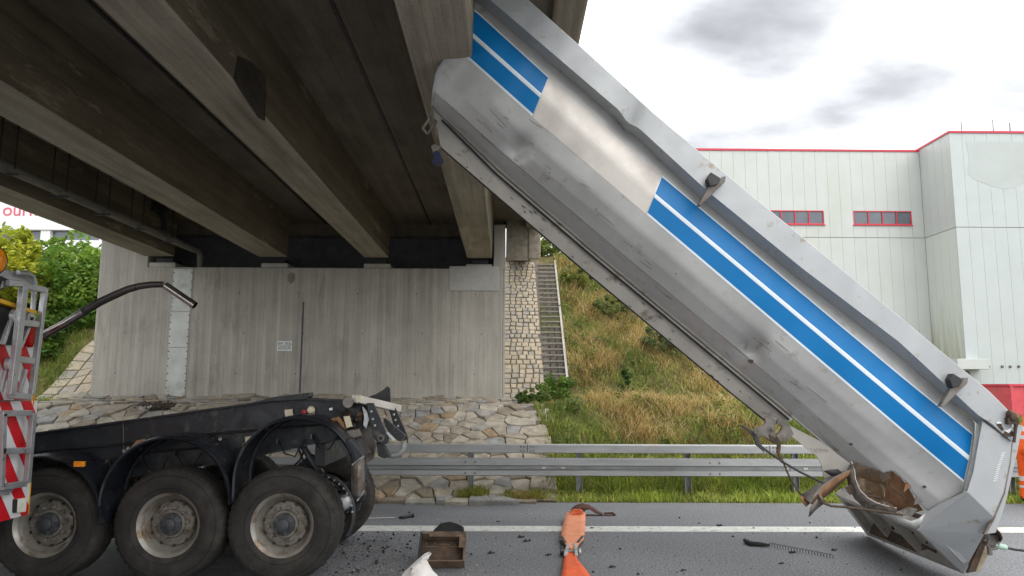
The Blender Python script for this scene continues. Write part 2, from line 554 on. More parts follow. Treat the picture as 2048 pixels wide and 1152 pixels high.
M_FRAGD = plain('dark_fragment', (0.02, 0.018, 0.017), 0.8)
M_NUMBERS = plain('sign_black', (0.03, 0.035, 0.035), 0.6, bmp=0)
M_SIGN = plain('sign_white', (0.78, 0.80, 0.79), 0.45, bmp=0, var=.03)


def asphalt_mat():
    mt, n, bs, out = newmat('asphalt')
    v = coords(n)
    sp = n.nodes.new('ShaderNodeSeparateXYZ')
    n.links.new(v, sp.inputs[0])
    g = noise(n, v, 48, (1, 1, 1), 4, 0.75)
    g2 = noise(n, v, 26, (1, 1, 1), 4, 0.65, (2, 0, 0))
    b = noise(n, v, 0.7, (0.5, 1, 1), 6, 0.6)
    c = mix(n, 'MULTIPLY', 1.0, (0.165, 0.170, 0.178), ramp(n, g, 0.32, 0.7, 0.3, 1.9))
    c = mix(n, 'MULTIPLY', 1.0, c, ramp(n, g2, 0.3, 0.7, 0.75, 1.25))
    c = mix(n, 'MULTIPLY', 1.0, c, ramp(n, b, 0.3, 0.7, 0.78, 1.2))
    # dark oily soiling around the trailer wheels
    px = math_(n, 'SUBTRACT', 1.0, math_(n, 'SMOOTH_MIN', math_(n, 'ABSOLUTE', math_(n, 'DIVIDE', math_(n, 'ADD', sp.outputs['X'], 3.6), 3.4)), 1.0))
    py = math_(n, 'SUBTRACT', 1.0, math_(n, 'SMOOTH_MIN', math_(n, 'ABSOLUTE', math_(n, 'DIVIDE', math_(n, 'ADD', sp.outputs['Y'], -7.9), 2.2)), 1.0))
    oil = math_(n, 'MULTIPLY', math_(n, 'MINIMUM', px, py), noise(n, v, 3.2, (1, 1, 1), 7, 0.7))
    c = mix(n, 'MIX', ramp(n, oil, 0.12, 0.38, 0, 0.75), c, (0.034, 0.032, 0.030))
    # spilled sand along the shoulder
    d1 = math_(n, 'ABSOLUTE', math_(n, 'SUBTRACT', sp.outputs['Y'], 11.85))
    d2 = math_(n, 'ABSOLUTE', math_(n, 'SUBTRACT', sp.outputs['Y'], 10.95))
    w1 = math_(n, 'SUBTRACT', 1.0, math_(n, 'MULTIPLY', d1, 2.6))
    w2 = math_(n, 'SUBTRACT', 0.85, math_(n, 'MULTIPLY', d2, 3.4))
    wx = math_(n, 'SUBTRACT', 1.0, math_(n, 'MULTIPLY', math_(n, 'ABSOLUTE', math_(n, 'SUBTRACT', sp.outputs['X'], 4.4)), 0.22))
    sn = noise(n, v, 1.6, (0.45, 2.2, 1), 8, 0.7, (9, 1, 0))
    sm = math_(n, 'ADD', math_(n, 'MULTIPLY', math_(n, 'MAXIMUM', math_(n, 'MAXIMUM', w1, w2), -.6), 0.32), math_(n, 'MULTIPLY', sn, 1.15))
    sm = math_(n, 'ADD', sm, math_(n, 'MULTIPLY', math_(n, 'MINIMUM', wx, 0.9), 0.42))
    sm = math_(n, 'ADD', sm, math_(n, 'MULTIPLY', g, 0.25))
    c = mix(n, 'MIX', ramp(n, sm, 1.05, 1.42, 0, 0.66), c, (0.60, 0.56, 0.40))
    # chalky scrape marks
    sc = noise(n, v, 2.0, (0.6, 7, 1), 6, 0.7, (2, 5, 0))
    c = mix(n, 'MIX', ramp(n, sc, 0.70, 0.76, 0, 0.35), c, (0.34, 0.34, 0.33))
    n.links.new(c, bs.inputs['Base Color'])
    n.links.new(ramp(n, b, 0.3, 0.7, 0.62, 0.85), bs.inputs['Roughness'])
    bs.inputs['Specular IOR Level'].default_value = 0.45
    bump(n, bs, mix(n, 'ADD', 0.5, g, g2), 0.6, 0.012)
    return mt


M_ASPH = asphalt_mat()
M_LINE = plain('road_paint', (0.66, 0.66, 0.61), 0.65, var=0.12, vscale=6, bmp=.3, dirt=(0.22, 0.22, 0.21), dirt_amt=0.22, dscale=14)


def soil_mat():
    mt, n, bs, out = newmat('embankment_soil')
    v = coords(n)
    a = noise(n, v, 0.8, (1, 1, 1), 6, .65)
    b = noise(n, v, 9, (1, 1, 1), 6, .7)
    c = mix(n, 'MIX', ramp(n, a, 0.42, 0.6, 0, 1), (0.085, 0.095, 0.03), (0.17, 0.13, 0.065))
    c = mix(n, 'MULTIPLY', 1.0, c, ramp(n, b, 0.3, 0.7, 0.55, 1.35))
    n.links.new(c, bs.inputs['Base Color'])
    bs.inputs['Roughness'].default_value = 0.95
    bs.inputs['Specular IOR Level'].default_value = 0.1
    bump(n, bs, b, 0.8, 0.05)
    return mt


M_SOIL = soil_mat()
M_FIELD = plain('far_ground', (0.12, 0.13, 0.07), 0.95, var=.3, vscale=.2)


# ================================================================== SETTING
def front(Y):
    return float(np.interp(Y, [12.35, 15.6, 17.5, 24.4, 60], [0, 1.38, 1.48, 6.1, 6.1]))


def height(X, Y):
    z = front(Y)
    zr = 6.1 - max(0.0, X - 2.6) * 0.62
    zl = 6.1 - max(0.0, -11.5 - X) * 0.40
    z = min(z, max(zr, 0.0), max(zl, 0.6 if Y > 14 else 0))
    if Y > 12.6 and (X > 0.9 or X < -9.5):
        k = min(1.0, (Y - 12.6) / 1.5)
        z += k * (0.10 * math.sin(X * 1.7 + Y * 0.6) * math.sin(Y * 1.3 - X * .4) + 0.05 * math.sin(X * 4.1 + 1) * math.sin(Y * 3.7))
    return z


g = MB().box((-600, -600, -0.6), (600, 900, -0.05))
tag(build('ground', g, M_FIELD), kind='structure')
g = MB().grid([[(x, y, 0.0) for x in np.linspace(-70, 70, 57)] for y in np.linspace(-32, 12.15, 20)])
road = tag(build('road', g, M_ASPH, fix=False), kind='structure')
g = MB().box((-70, G(1024, 1063).y, 0.0005), (70, G(1024, 1052.5).y, 0.005))
build('edge_line', g, M_LINE, road)
g = MB()
xs = list(np.arange(-40, 45.1, 0.4)); ys = list(np.arange(11.82, 30, 0.3)) + list(np.arange(30, 120, 5))
g.grid([[(x, y, height(x, y) - (0.006 if y < 12.3 else 0)) for x in xs] for y in ys])
tag(build('embankment', g, M_SOIL, smooth=True, fix=False, angle=80), kind='structure')


# ------------------------------------------------------------------ stone paving below the abutment (every stone its own piece)
def clip(poly, p, q):
    """keep the side of the bisector p|q that is nearer to p"""
    mx_, my_ = (p[0] + q[0]) / 2, (p[1] + q[1]) / 2
    nx, ny = q[0] - p[0], q[1] - p[1]
    out = []
    for i in range(len(poly)):
        a, b = poly[i], poly[(i + 1) % len(poly)]
        da = (a[0] - mx_) * nx + (a[1] - my_) * ny
        db = (b[0] - mx_) * nx + (b[1] - my_) * ny
        if da <= 0: out.append(a)
        if da * db < 0:
            t = da / (da - db)
            out.append((a[0] + (b[0] - a[0]) * t, a[1] + (b[1] - a[1]) * t))
    return out


def stone_field(u0, u1, v0, v1, du, dv, jit):
    pts = []
    r_ = 0
    v = v0
    while v < v1:
        u = u0 + (du / 2 if r_ % 2 else 0)
        while u < u1:
            k = random.uniform(-jit, jit)
            pts.append((u + random.uniform(-jit, jit) * du, v + random.uniform(-jit, jit) * dv))
            u += du * random.uniform(0.75, 1.25)
        v += dv
        r_ += 1
    cells = []
    arr = np.array(pts)
    sc = np.array([1 / du, 1 / dv])
    for i, p in enumerate(pts):
        d = (((arr - arr[i]) * sc) ** 2).sum(1)
        near = np.argsort(d)[1:16]
        poly = [(p[0] - du * 1.1, p[1] - dv * 1.1), (p[0] + du * 1.1, p[1] - dv * 1.1), (p[0] + du * 1.1, p[1] + dv * 1.1), (p[0] - du * 1.1, p[1] + dv * 1.1)]
        # anisotropic bisectors: work in scaled space
        sp_ = [(a / du, b / dv) for a, b in poly]
        for j in near:
            sp_ = clip(sp_, (p[0] / du, p[1] / dv), (arr[j][0] / du, arr[j][1] / dv))
            if len(sp_) < 3: break
        if len(sp_) >= 3:
            cells.append((p, [(a * du, b * dv) for a, b in sp_]))
    return cells


def slope_pt(u, v):
    """u = X, v = horizontal distance up the apron"""
    return Vector((u, v, front(v)))


g = MB()
g.grid([[(x, y, front(y) + 0.02) for x in np.linspace(-10.6, 0.95, 24)] for y in list([12.17] + list(np.linspace(12.3, 17.52, 22)))])
apron = tag(build('stone_apron', g, M_MORTAR, fix=False), kind='structure')
cells = stone_field(-10.2, 0.75, 12.22, 17.45, 0.305, 0.27, 0.42)


def inset(poly, c, d):
    out = []
    for a in poly:
        v_ = Vector((a[0] - c[0], a[1] - c[1], 0))
        L = v_.length
        out.append((c[0] + v_.x * max(0.3, (L - d) / L), c[1] + v_.y * max(0.3, (L - d) / L)))
    return out


def stone_mesh(mb, poly, h, gap=0.011, pt=slope_pt, nrm=Vector((0, -0.25, 0.97))):
    n = len(poly)
    c = (sum(a[0] for a in poly) / n, sum(a[1] for a in poly) / n)
    base = [pt(*a) for a in inset(poly, c, gap)]
    mid = [p + nrm * h * random.uniform(.7, .95) for p in base]
    top = [pt(*a) + nrm * h * random.uniform(0.95, 1.1) for a in inset(poly, c, gap + 0.013)]
    vs = base + mid + top
    fs = []
    for k in range(2):
        for i in range(n):
            j = (i + 1) % n
            fs.append((k * n + i, k * n + j, (k + 1) * n + j, (k + 1) * n + i))
    fs.append(tuple(2 * n + i for i in range(n)))
    mb.add(vs, fs)


def left_edge(v):
    return float(np.interp(v, [12.2, 14.7, 17.5], [-8.6, -9.25, -10.1]))


ranked = []
for p, poly in cells:
    if p[0] < left_edge(p[1]) or p[0] > 0.55 + 0.2 * random.random(): continue
    wpt = slope_pt(*p)
    d = wpt - CAM
    px = 1024 + FPX * d.dot(RT) / d.dot(FW)
    py = 576 - FPX * d.dot(UP) / d.dot(FW)
    hid = (px < 55) or (px < 815 and py > 870 - (px - 60) * 0.13) or (740 < px < 1100 and 905 > py > 888) or (py > 915 and py < 950 and px > 700)
    ranked.append((hid, -1.0 / d.length, p, poly))
ranked.sort(key=lambda t: (t[0], t[1]))
rest = MB()
for k, (hid, dd, p, poly) in enumerate(ranked):
    h = random.uniform(0.035, 0.095)
    if k < 298:
        mb = MB()
        stone_mesh(mb, poly, h)
        build('stone', mb, random.choices(M_STONES, (5, 4, 2, 4, 2, 2))[0], apron, fix=False)
    else:
        stone_mesh(rest, poly, h)
tag(build('stone_rest', rest, M_STONES[0], apron, fix=False), kind='stuff')

# ------------------------------------------------------------------ cobbled slope right of the wall, with the stair beside it
K2 = (6.1 - 1.48) / (24.4 - 17.5)


def cob_pt(u, v):
    return Vector((u, 17.5 + v, 1.50 + K2 * v))


CN = Vector((0, -K2, 1)).normalized()


def strip_x(px, v):           # X of a photo column at distance v up the slope
    Y = 17.5 + v
    return (px - 1000) / 1479 * Y


g = MB().grid([[cob_pt(x, v) + CN * 0.03 for x in (0.02, 0.9, 1.22)] for v in np.linspace(0, 6.6, 6)])
cob = tag(build('cobble_slope', g, M_MORTAR, fix=False), kind='structure')
nrow = 36
for r_ in range(nrow):
    v0 = r_ * 6.45 / nrow
    x = 0.10
    vv = v0
    k = 0
    while x < 1.02:
        wd = random.uniform(0.12, 0.19)
        x2 = min(x + wd, 1.065)
        if x2 - x > 0.06:
            mb = MB()
            poly = [(x, vv + random.uniform(0, .02)), (x2, vv + random.uniform(0, .02)), (x2, vv + 0.16 + random.uniform(0, .02)), (x, vv + 0.16 + random.uniform(0, .02))]
            stone_mesh(mb, poly, random.uniform(0.05, 0.08), 0.008, cob_pt, CN)
            build('cobble', mb, random.choices(M_COBS, (4, 3, 2))[0], cob, fix=False)
        x = x2 + 0.015
stair = thing('stone_stair', (1.5, 18.2, 1.9), 'narrow dark stone stair with pale nosings climbing the grass bank', 'staircase')
NS = 23
for i in range(NS):
    v0 = 0.75 + i * 0.245
    z0 = 1.5 + K2 * v0
    Y0 = 17.5 + v0
    xl, xr = 1.09 + .012 * i * .3, 1.60 + .004 * i
    mb = MB().box((xl, Y0, z0 + 0.115), (xr, Y0 + 0.06, z0 + 0.155))
    build('nosing', mb, M_NOSE, stair)
    nst = 3
    for k in range(nst):
        a = xl + (xr - xl) * k / nst + 0.012
        b = xl + (xr - xl) * (k + 1) / nst - 0.012
        mb = MB().box((a, Y0 + 0.015, z0 - 0.04), (b, Y0 + 0.2, z0 + 0.112 - random.uniform(0, .015)))
        build('step_stone', mb, M_COBD, stair)
mb = MB().prism([(1.605, 18.1, 1.85), (1.66, 18.1, 1.85), (1.66, 18.1, 2.05), (1.605, 18.1, 2.05)], (.1, 5.8, 5.8 * K2))
build('stair_kerb', mb, M_KERB, stair)

# left: little paved strip beside the wall
mb = MB().grid([[(x, y, height(x, y) + 0.06) for x in np.linspace(-10.75, -9.6, 4)] for y in np.linspace(17.0, 19.6, 6)])
slabs = tag(build('slab_path', mb, M_MORTAR, fix=False), kind='structure')
for i in range(9):
    for j in range(3):
        a0 = -10.72 + j * 0.37; b0 = 17.05 + i * 0.28
        mb = MB()
        stone_mesh(mb, [(a0, b0), (a0 + .35, b0), (a0 + .35, b0 + .26), (a0, b0 + .26)], 0.06, 0.006, lambda u, v: Vector((u, v, height(u, v) + .05)), CN)
        build('slab', mb, random.choice(M_COBS), slabs, fix=False)

# ================================================================== BRIDGE
YW = 17.5
bridge = thing('bridge', (-4.5, 17.5, 1.4), 'concrete road bridge with four girders on a board-marked abutment wall', 'bridge')
xl, xr = -9.56, 0.06
g = MB().box((xl, YW, 1.1), (xr, 18.62, 4.62))
build('abutment_wall', g, M_WALL, bridge, bevel=0.02)
g = MB().box((xl, YW + 0.002, 4.6), (-8.42, 19.2, 6.0))
build('wing_upstand', g, M_WALL, bridge, bevel=0.015)
g = MB().box((-0.17, YW - 0.004, 4.6), (0.115, 19.2, 5.70)).box((0.0615, YW - 0.004, 1.1), (0.115, 19.2, 4.6))
build('wing_upstand', g, M_WALL, bridge, bevel=0.012)
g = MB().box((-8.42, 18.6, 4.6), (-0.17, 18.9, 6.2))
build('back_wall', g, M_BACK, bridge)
def wing(x0, x1, y0, z0, z1):
    a = [(x0, y0, z0), (x1, y0, z0), (x1, y0, z1), (x0, y0, z1)]
    b = [(x0, y0 + 7.2, z0 + 1.32), (x1, y0 + 7.2, z0 + 1.32), (x1, y0 + 7.2, z1 + .2), (x0, y0 + 7.2, z1 + .2)]
    return MB().add(a + b, [(0, 1, 2, 3), (7, 6, 5, 4), (0, 4, 5, 1), (1, 5, 6, 2), (2, 6, 7, 3), (3, 7, 4, 0)])


g = wing(.13, .66, 17.75, 4.86, 6.4)
build('wing_wall', g, M_FASC, bridge, bevel=0.02)
g = wing(.663, .97, 17.73, 4.9, 6.45)
build('wing_cap', g, M_FASC, bridge, bevel=0.03)
YB = -9.0
GR = 0.0073
def run(prof, y1=YB):
    '''profile at Y extruded towards the camera along the gradient of the bridge'''
    y0 = prof[0][1]
    return MB().prism(prof, (0, y1 - y0, (y0 - y1) * GR))
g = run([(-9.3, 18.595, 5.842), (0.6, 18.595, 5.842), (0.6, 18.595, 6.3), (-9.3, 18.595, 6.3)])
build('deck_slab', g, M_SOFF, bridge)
g = run([(0.604, 17.72, 5.66), (0.95, 17.72, 5.66), (0.95, 17.72, 6.6), (0.604, 17.72, 6.6)])
o = run([(-9.6, 17.72, 5.70), (-9.304, 17.72, 5.70), (-9.304, 17.72, 6.6), (-9.6, 17.72, 6.6)])
g.add(o.v, o.f)
build('edge_beam', g, M_FASC, bridge, bevel=0.035)
girders = []
for x0, x1 in ((-8.43, -7.73), (-5.74, -5.06), (-3.24, -2.66), (-0.80, -0.21)):
    prof = [(x0 - .03, 17.35, 5.843), (x0, 17.35, 4.85), (x1, 17.35, 4.85), (x1 + .03, 17.35, 5.843)]
    g = run(prof, YB + .05)
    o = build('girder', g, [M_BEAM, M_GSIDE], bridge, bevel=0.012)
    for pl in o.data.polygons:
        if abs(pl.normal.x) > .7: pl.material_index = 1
    xc = (x0 + x1) / 2
    g = MB().box((xc - .33, 17.53, 4.622), (xc + .30, 18.3, 4.73))
    build('bearing_plinth', g, M_BEARING, bridge, bevel=0.01)
    g = MB().box((xc - .2, 17.62, 4.732), (xc + .2, 18.1, 4.847))
    build('bearing_pad', g, M_DARK, bridge)
for xj in (-4.36, -1.76):
    g = run([(xj - .022, 18.15, 5.815), (xj + .022, 18.15, 5.815), (xj + .022, 18.15, 5.84), (xj - .022, 18.15, 5.84)], YB + .2)
    build('soffit_joint', g, M_DARK, bridge)
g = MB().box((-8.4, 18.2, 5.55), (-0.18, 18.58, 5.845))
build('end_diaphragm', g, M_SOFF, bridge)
g = MB().prism([PX(x, y, -2.645) for x, y in ((476, 112), (500, 122), (532, 150), (533, 182), (530, 242), (518, 236), (480, 178), (470, 160))], (-.012, 0, 0))
build('dark_patch', g, plain('dark_concrete', (.05, .042, .034), .8, var=.35), bridge)  # thin dark plate laid flat on the girder side
g = MB()
for i in range(7):
    for z in (2.1, 3.05, 4.0):
        x_ = -9.0 + i * 1.4 + (.15 if z == 3.05 else 0)
        if -7.9 < x_ < -7.2: continue
        g.lathe([(.0001, -.0005), (.016, -.0005), (.016, .003)], (x_, YW - .002, z), 8)
tag(build('tie_holes', g, M_BACK, bridge), kind='stuff')
# cover plates, groove, patch, sign on the abutment face
def wpt(px, py, dy=0.0):
    return P(px, py, YW - dy)


seams = [537, 623, 695, 799]
for i in range(3):
    a, b = wpt(344, seams[i] + 0.4), wpt(383, seams[i + 1] - 0.6)
    a.x = -7.79 if i == 0 else -7.80; b.x = a.x + 0.455
    g = MB().box((a.x, YW - 0.012, b.z), (b.x, YW - 0.001, a.z))
    o = build('cover_plate', g, M_GALV, bridge, bevel=0.003)
    g = MB()
    nb = 5 if i < 2 else 7
    for k in range(nb):
        zz = b.z + (a.z - b.z) * (k + .5) / nb
        for xx in (a.x + .018, b.x - .018):
            g.lathe([(0.0001, -0.012), (0.012, -0.011), (0.014, 0.0)], (xx, YW - 0.012, zz), 8)
    tag(build('bolt_heads', g, M_DARK, o), kind='stuff')
a, b = wpt(608, 604), wpt(603, 786)
g = MB().box((a.x - .03, YW - 0.006, b.z), (a.x + .008, YW - 0.001, a.z))
build('groove', g, M_BACK, bridge)
a, b = wpt(899, 531), wpt(998, 582)
g = MB().box((a.x, YW - 0.022, b.z), (b.x + 0.0, YW - 0.0045, a.z - .02))
build('repair_patch', g, M_PATCH, bridge, bevel=0.006)
g = MB()
cst = wpt(583, 556)
g.prism([(cst.x + .09 * math.cos(t) * random.uniform(.85, 1.1), YW - .0035, cst.z + .14 * math.sin(t) * random.uniform(.85, 1.1)) for t in np.linspace(0, 6.28, 18)[:-1]], (0, 0.002, 0))
build('stain', g, plain('damp_stain', (0.24, 0.215, 0.18), .9), bridge)
# drain pipe on hangers
xp, zp = -7.28, 5.02
ends = [17.4, 15.9, 14.6, 13.3, 12.0, 10.7, 9.4, 8.0, 6.5, 5.0, 3.0]
for i in range(len(ends) - 1):
    g = MB().tube([(xp, ends[i] - .02, zp), (xp, ends[i + 1] + .02, zp)], 0.082, 14)
    g.tube([(xp, ends[i + 1] + .10, zp), (xp, ends[i + 1] - .06, zp)], 0.097, 14)
    o = build('pipe_section', g, M_PIPE, bridge, smooth=True)
    if ends[i + 1] < 16:
        g = MB()
        for dx in (-0.12, 0.12):
            g.tube([(xp + dx, ends[i + 1], zp - .02), (xp + dx, ends[i + 1], 5.84)], 0.011, 6)
        g.box((xp - .16, ends[i + 1] - .02, zp - .115), (xp + .16, ends[i + 1] + .02, zp - .095))
        g.box((xp - .16, ends[i + 1] - .02, 5.79), (xp + .16, ends[i + 1] + .02, 5.812))
        build('pipe_hanger', g, M_DARK, o)
g = MB().tube([(xp, 17.4, zp), (xp + .02, 17.55, zp), (xp + .03, 17.66, zp - .08), (xp + .03, 17.68, 4.64)], 0.07, 12)
build('pipe_bend', g, M_PIPE, bridge, smooth=True)
g = MB().tube([P(305, 418, 16.2), P(318, 422, 16.2), P(327, 440, 16.2), P(328, 462, 16.2)], 0.06, 10).box(P(288, 414, 16.3), P(322, 421, 16.0))
build('drain_inlet', g, M_DARK, bridge, smooth=True)

# number plate on the abutment
def text_obj(name, body, size, loc, rot, mat, parent, ext=0.001, extra=None):
    cu = bpy.data.curves.new(name, 'FONT')
    cu.body = body
    cu.size = size
    cu.extrude = ext
    cu.align_x = 'CENTER'
    cu.align_y = 'CENTER'
    tmp = bpy.data.objects.new(name, cu)
    COL.objects.link(tmp)
    tmp.location = loc
    tmp.rotation_euler = rot
    bpy.context.view_layer.update()
    dg = bpy.context.evaluated_depsgraph_get()
    me = bpy.data.meshes.new_from_object(tmp.evaluated_get(dg))
    me.transform(tmp.matrix_world)
    bpy.data.objects.remove(tmp)
    return link(name, me, mat, parent)


a, b = wpt(555, 682), wpt(584, 702)
sign = thing('number_plate', ((a.x + b.x) / 2, YW - .01, b.z), 'small white number plate with two black lines of characters on the concrete wall', 'sign')
g = MB().box((a.x, YW - .018, b.z), (b.x, YW - .004, a.z))
build('plate', g, M_SIGN, sign, bevel=.004)
g = MB().box((a.x + .02, YW - .0205, (a.z + b.z) / 2 - .006), (b.x - .02, YW - .0185, (a.z + b.z) / 2 + .006))
build('divider_line', g, M_NUMBERS, sign)
text_obj('plate_number', 'BW 302a', 0.085, ((a.x + b.x) / 2, YW - .0195, a.z - .062), (R(90), 0, 0), M_NUMBERS, sign)
text_obj('plate_number', '6035676', 0.085, ((a.x + b.x) / 2, YW - .0195, b.z + .062), (R(90), 0, 0), M_NUMBERS, sign)

# ================================================================== GUARDRAIL
YG = 12.45
rail = thing('guardrail', (2, YG, 0), 'galvanised steel guardrail with box beam above a wide corrugated beam along the shoulder', 'guardrail')
zt = 0.83
def zat(py, Y): return P(1200, py, Y).z
zb0, zb1 = zat(906, YG), zat(889, YG)
zw = [zat(p, YG) for p in (951, 940, 931, 916)]
xs_seg = [-16 + 4.0 * k + 0.0 for k in range(0, 10)]
X0 = (932 - 1000) / 1479 * YG
segs = [X0 - 12, X0 - 8, X0 - 4, X0, X0 + 4, X0 + 8, X0 + 12, X0 + 16]
for i in range(len(segs) - 1):
    g = MB().box((segs[i] + 1.06 + .003, YG - .06, zb0), (segs[i + 1] + 1.06 - .003, YG + .10, zb1))
    build('box_beam', g, M_RAIL, rail, bevel=.012)
    a, b = segs[i] + .002, segs[i + 1] + .05
    yy = YG - .10 - (0.006 if i % 2 else 0)
    prof = [(0.05, zw[0] - .005), (0.0, zw[0] + .01), (0.0, zw[1] - .01), (0.085, zw[1] + .012), (0.085, zw[2] - .012), (0.0, zw[2] + .01), (0.0, zw[3] - .01), (0.05, zw[3] + .005)]
    poly = [(a, yy + p, z) for p, z in prof] + [(a, yy + p + .006, z) for p, z in reversed(prof)]
    g = MB()
    n_ = len(prof)
    rows = [[(x, yy + p, z) for p, z in prof] for x in (a, b)]
    g.grid(rows)
    rows = [[(x, yy + p + .005, z) for p, z in reversed(prof)] for x in (a, b)]
    g.grid(rows)
    o = build('corrugated_beam', g, M_RAIL, rail, fix=False)
    g = MB()
    for dx in (0.05, 0.21):
        for z in ((zw[2] + zw[3]) / 2, (zw[0] + zw[1]) / 2):
            g.lathe([(0.0001, -0.012), (0.014, -0.01), (0.017, 0.0)], (a + dx, yy, z), 8)
    tag(build('beam_bolts', g, M_STEEL, o), kind='stuff')
    g = MB()
    for q in range(2):
        xx = a + 1.3 + q * 0.32
        g.box((xx, yy + .076, zw[1] + .02), (xx + .07, yy + .0845, zw[2] - .02))
    build('reflector', g, M_BRIGHT, o)
    g = MB()
    for dx in (-.10, -.05, .06, .11):
        for z in (zb0 + .035, zb1 - .035):
            g.lathe([(0.0001, -0.012), (0.012, -0.01), (0.015, 0.0)], (segs[i] + 1.06 + dx, YG - .06, z), 8)
    tag(build('beam_bolts', g, M_STEEL, rail), kind='stuff')
xpst = (948 - 1000) / 1479 * YG
for k in range(-8, 9):
    x = xpst + 1.79 * k
    g = MB().box((x - .05, YG + .0, -.3), (x - .044, YG + .09, zb0 - .002)).box((x - .044, YG + .084, -.3), (x + .05, YG + .09, zb0 - .002)).box((x + .044, YG + .0, -.3), (x + .05, YG + .084, zb0 - .002))
    g.box((x - .10, YG - .03, zw[1] + .0), (x + .08, YG + .0, zw[2]))
    build('post', g, M_RAIL, rail)

# ================================================================== WAREHOUSE
YC, YA = 46.0, 50.0
wh = thing('warehouse', (36, YA, 0), 'tall pale grey panelled warehouse with red roof trim and red-framed windows', 'building')
xA1 = P(1838, 306, YA).x
zA = P(1838, 304, YA).z
xC0 = xA1
YC = 46.0
for _ in range(30):
    YC += (xA1 - P(1912, 450, YC).x) * 1.2
xC0 = xA1
zC = P(1912, 266, YC).z
zJ = P(1838, 476, YA).z
zJC = zJ
XE = xA1 - int((xA1 - 8) / .82) * .82
for k in range(16):
    for za, zb in ((0, zJ - .02), (zJ + .02, zA)):
        build('panel', MB().box((XE - .07, YA + .09 + k * 1.2, za), (XE + .07, YA + .09 + k * 1.2 + 1.19, zb)), M_PANEL, wh)
g = MB().box((XE + .075, YA + .08, -.1), (xA1 - .0, YA + 20, zA - .1)).box((xC0 + .08, YC + .08, -.1), (80, YA + 24, zC - .12))
build('wall_core', g, M_SEAM, wh)
pw = 0.82
nA = int((xA1 - 8) / pw)
winx = []
def px2x(px, Y): return P(px, 435, Y).x
W = [(px2x(1532, YA), px2x(1648, YA)), (px2x(1707, YA), px2x(1823, YA))]
zwin0, zwin1 = P(1760, 450, YA).z, P(1760, 422, YA).z
for i in range(nA):
    x1 = xA1 - i * pw - .006
    x0 = x1 - pw + .012
    # upper row: split round the window band
    for za, zb in ((zJ + .02, zwin0 - .005), (zwin1 + .005, zA)):
        build('panel', MB().box((x0, YA, za), (x1, YA + .07, zb)), M_PANEL, wh)
    free = [(x0, x1)]
    for (wa, wb) in W:
        nf = []
        for (p, q) in free:
            if q <= wa or p >= wb: nf.append((p, q)); continue
            if p < wa - .01: nf.append((p, wa - .003))
            if q > wb + .01: nf.append((wb + .003, q))
        free = nf
    for p, q in free:
        build('panel', MB().box((p, YA, zwin0 - .004), (q, YA + .07, zwin1 + .004)), M_PANEL, wh)
    build('panel', MB().box((x0, YA, 0), (x1, YA + .07, zJ - .02)), M_PANEL, wh)


def algae_mat():
    mt, n, bs, out = newmat('algae_panel')
    v = coords(n)
    sp = n.nodes.new('ShaderNodeSeparateXYZ')
    n.links.new(v, sp.inputs[0])
    s_ = noise(n, v, 1.0, (1, 2.4, .22), 7, .7)
    k = math_(n, 'MULTIPLY', math_(n, 'SUBTRACT', 9.5, sp.outputs['Z']), 0.055)
    yk = math_(n, 'MULTIPLY', math_(n, 'SUBTRACT', sp.outputs['Y'], 46.0), 0.03)
    c = mix(n, 'MIX', ramp(n, math_(n, 'ADD', math_(n, 'ADD', s_, k), yk), 0.72, 1.0, 0, 0.8), (0.52, 0.55, 0.51), (0.27, 0.27, 0.15))
    n.links.new(c, bs.inputs['Base Color'])
    bs.inputs['Roughness'].default_value = .5
    return mt


M_ALGAE = algae_mat()
nB = 4
for i in range(nB):
    ya = YC + .09 + (YA - YC - .1) * i / nB; yb = YC + .09 + (YA - YC - .1) * (i + 1) / nB - .015
    build('panel', MB().box((xC0, ya, zJ + .02), (xC0 + .07, yb, zC)), M_PANEL, wh)
    build('panel', MB().box((xC0, ya, 0), (xC0 + .07, yb, zJ - .02)), M_ALGAE, wh)
for i in range(12):
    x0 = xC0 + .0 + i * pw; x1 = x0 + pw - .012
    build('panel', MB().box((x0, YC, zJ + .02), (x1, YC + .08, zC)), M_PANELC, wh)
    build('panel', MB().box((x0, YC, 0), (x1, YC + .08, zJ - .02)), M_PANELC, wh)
g = MB().box((XE - .1, YA - .06, zA), (xA1 - .0, YA + .3, zA + .14))
g.box((xC0 - .06, YC - .06, zC), (xC0 + .3, YA + .3, zC + .14)).box((xC0 + .3, YC - .06, zC), (60, YC + .3, zC + .14))
build('roof_trim', g, M_REDT, wh)
for (wa, wb) in W:
    f = build('window', MB().box((wa, YA - .02, zwin0), (wb, YA + .06, zwin0 + .08)).box((wa, YA - .02, zwin1 - .06), (wb, YA + .06, zwin1))
              .box((wa, YA - .02, zwin0 + .08), (wa + .06, YA + .06, zwin1 - .06)).box((wb - .06, YA - .02, zwin0 + .08), (wb, YA + .06, zwin1 - .06)), M_REDT, wh)
    build('sill', MB().box((wa - .06, YA - .09, zwin0 - .05), (wb + .06, YA - .021, zwin0 - .003)), M_REDT, f)
    for k in range(4):
        p = wa + .06 + (wb - wa - .12) * k / 4; q = wa + .06 + (wb - wa - .12) * (k + 1) / 4
        build('pane', MB().box((p, YA + .05, zwin0 + .08), (q, YA + .058, zwin1 - .06)), M_GLASS, f)
        if k:
            build('mullion', MB().box((p - .035, YA - .015, zwin0 + .081), (p + .035, YA + .028, zwin1 - .0605)), M_REDT, f)
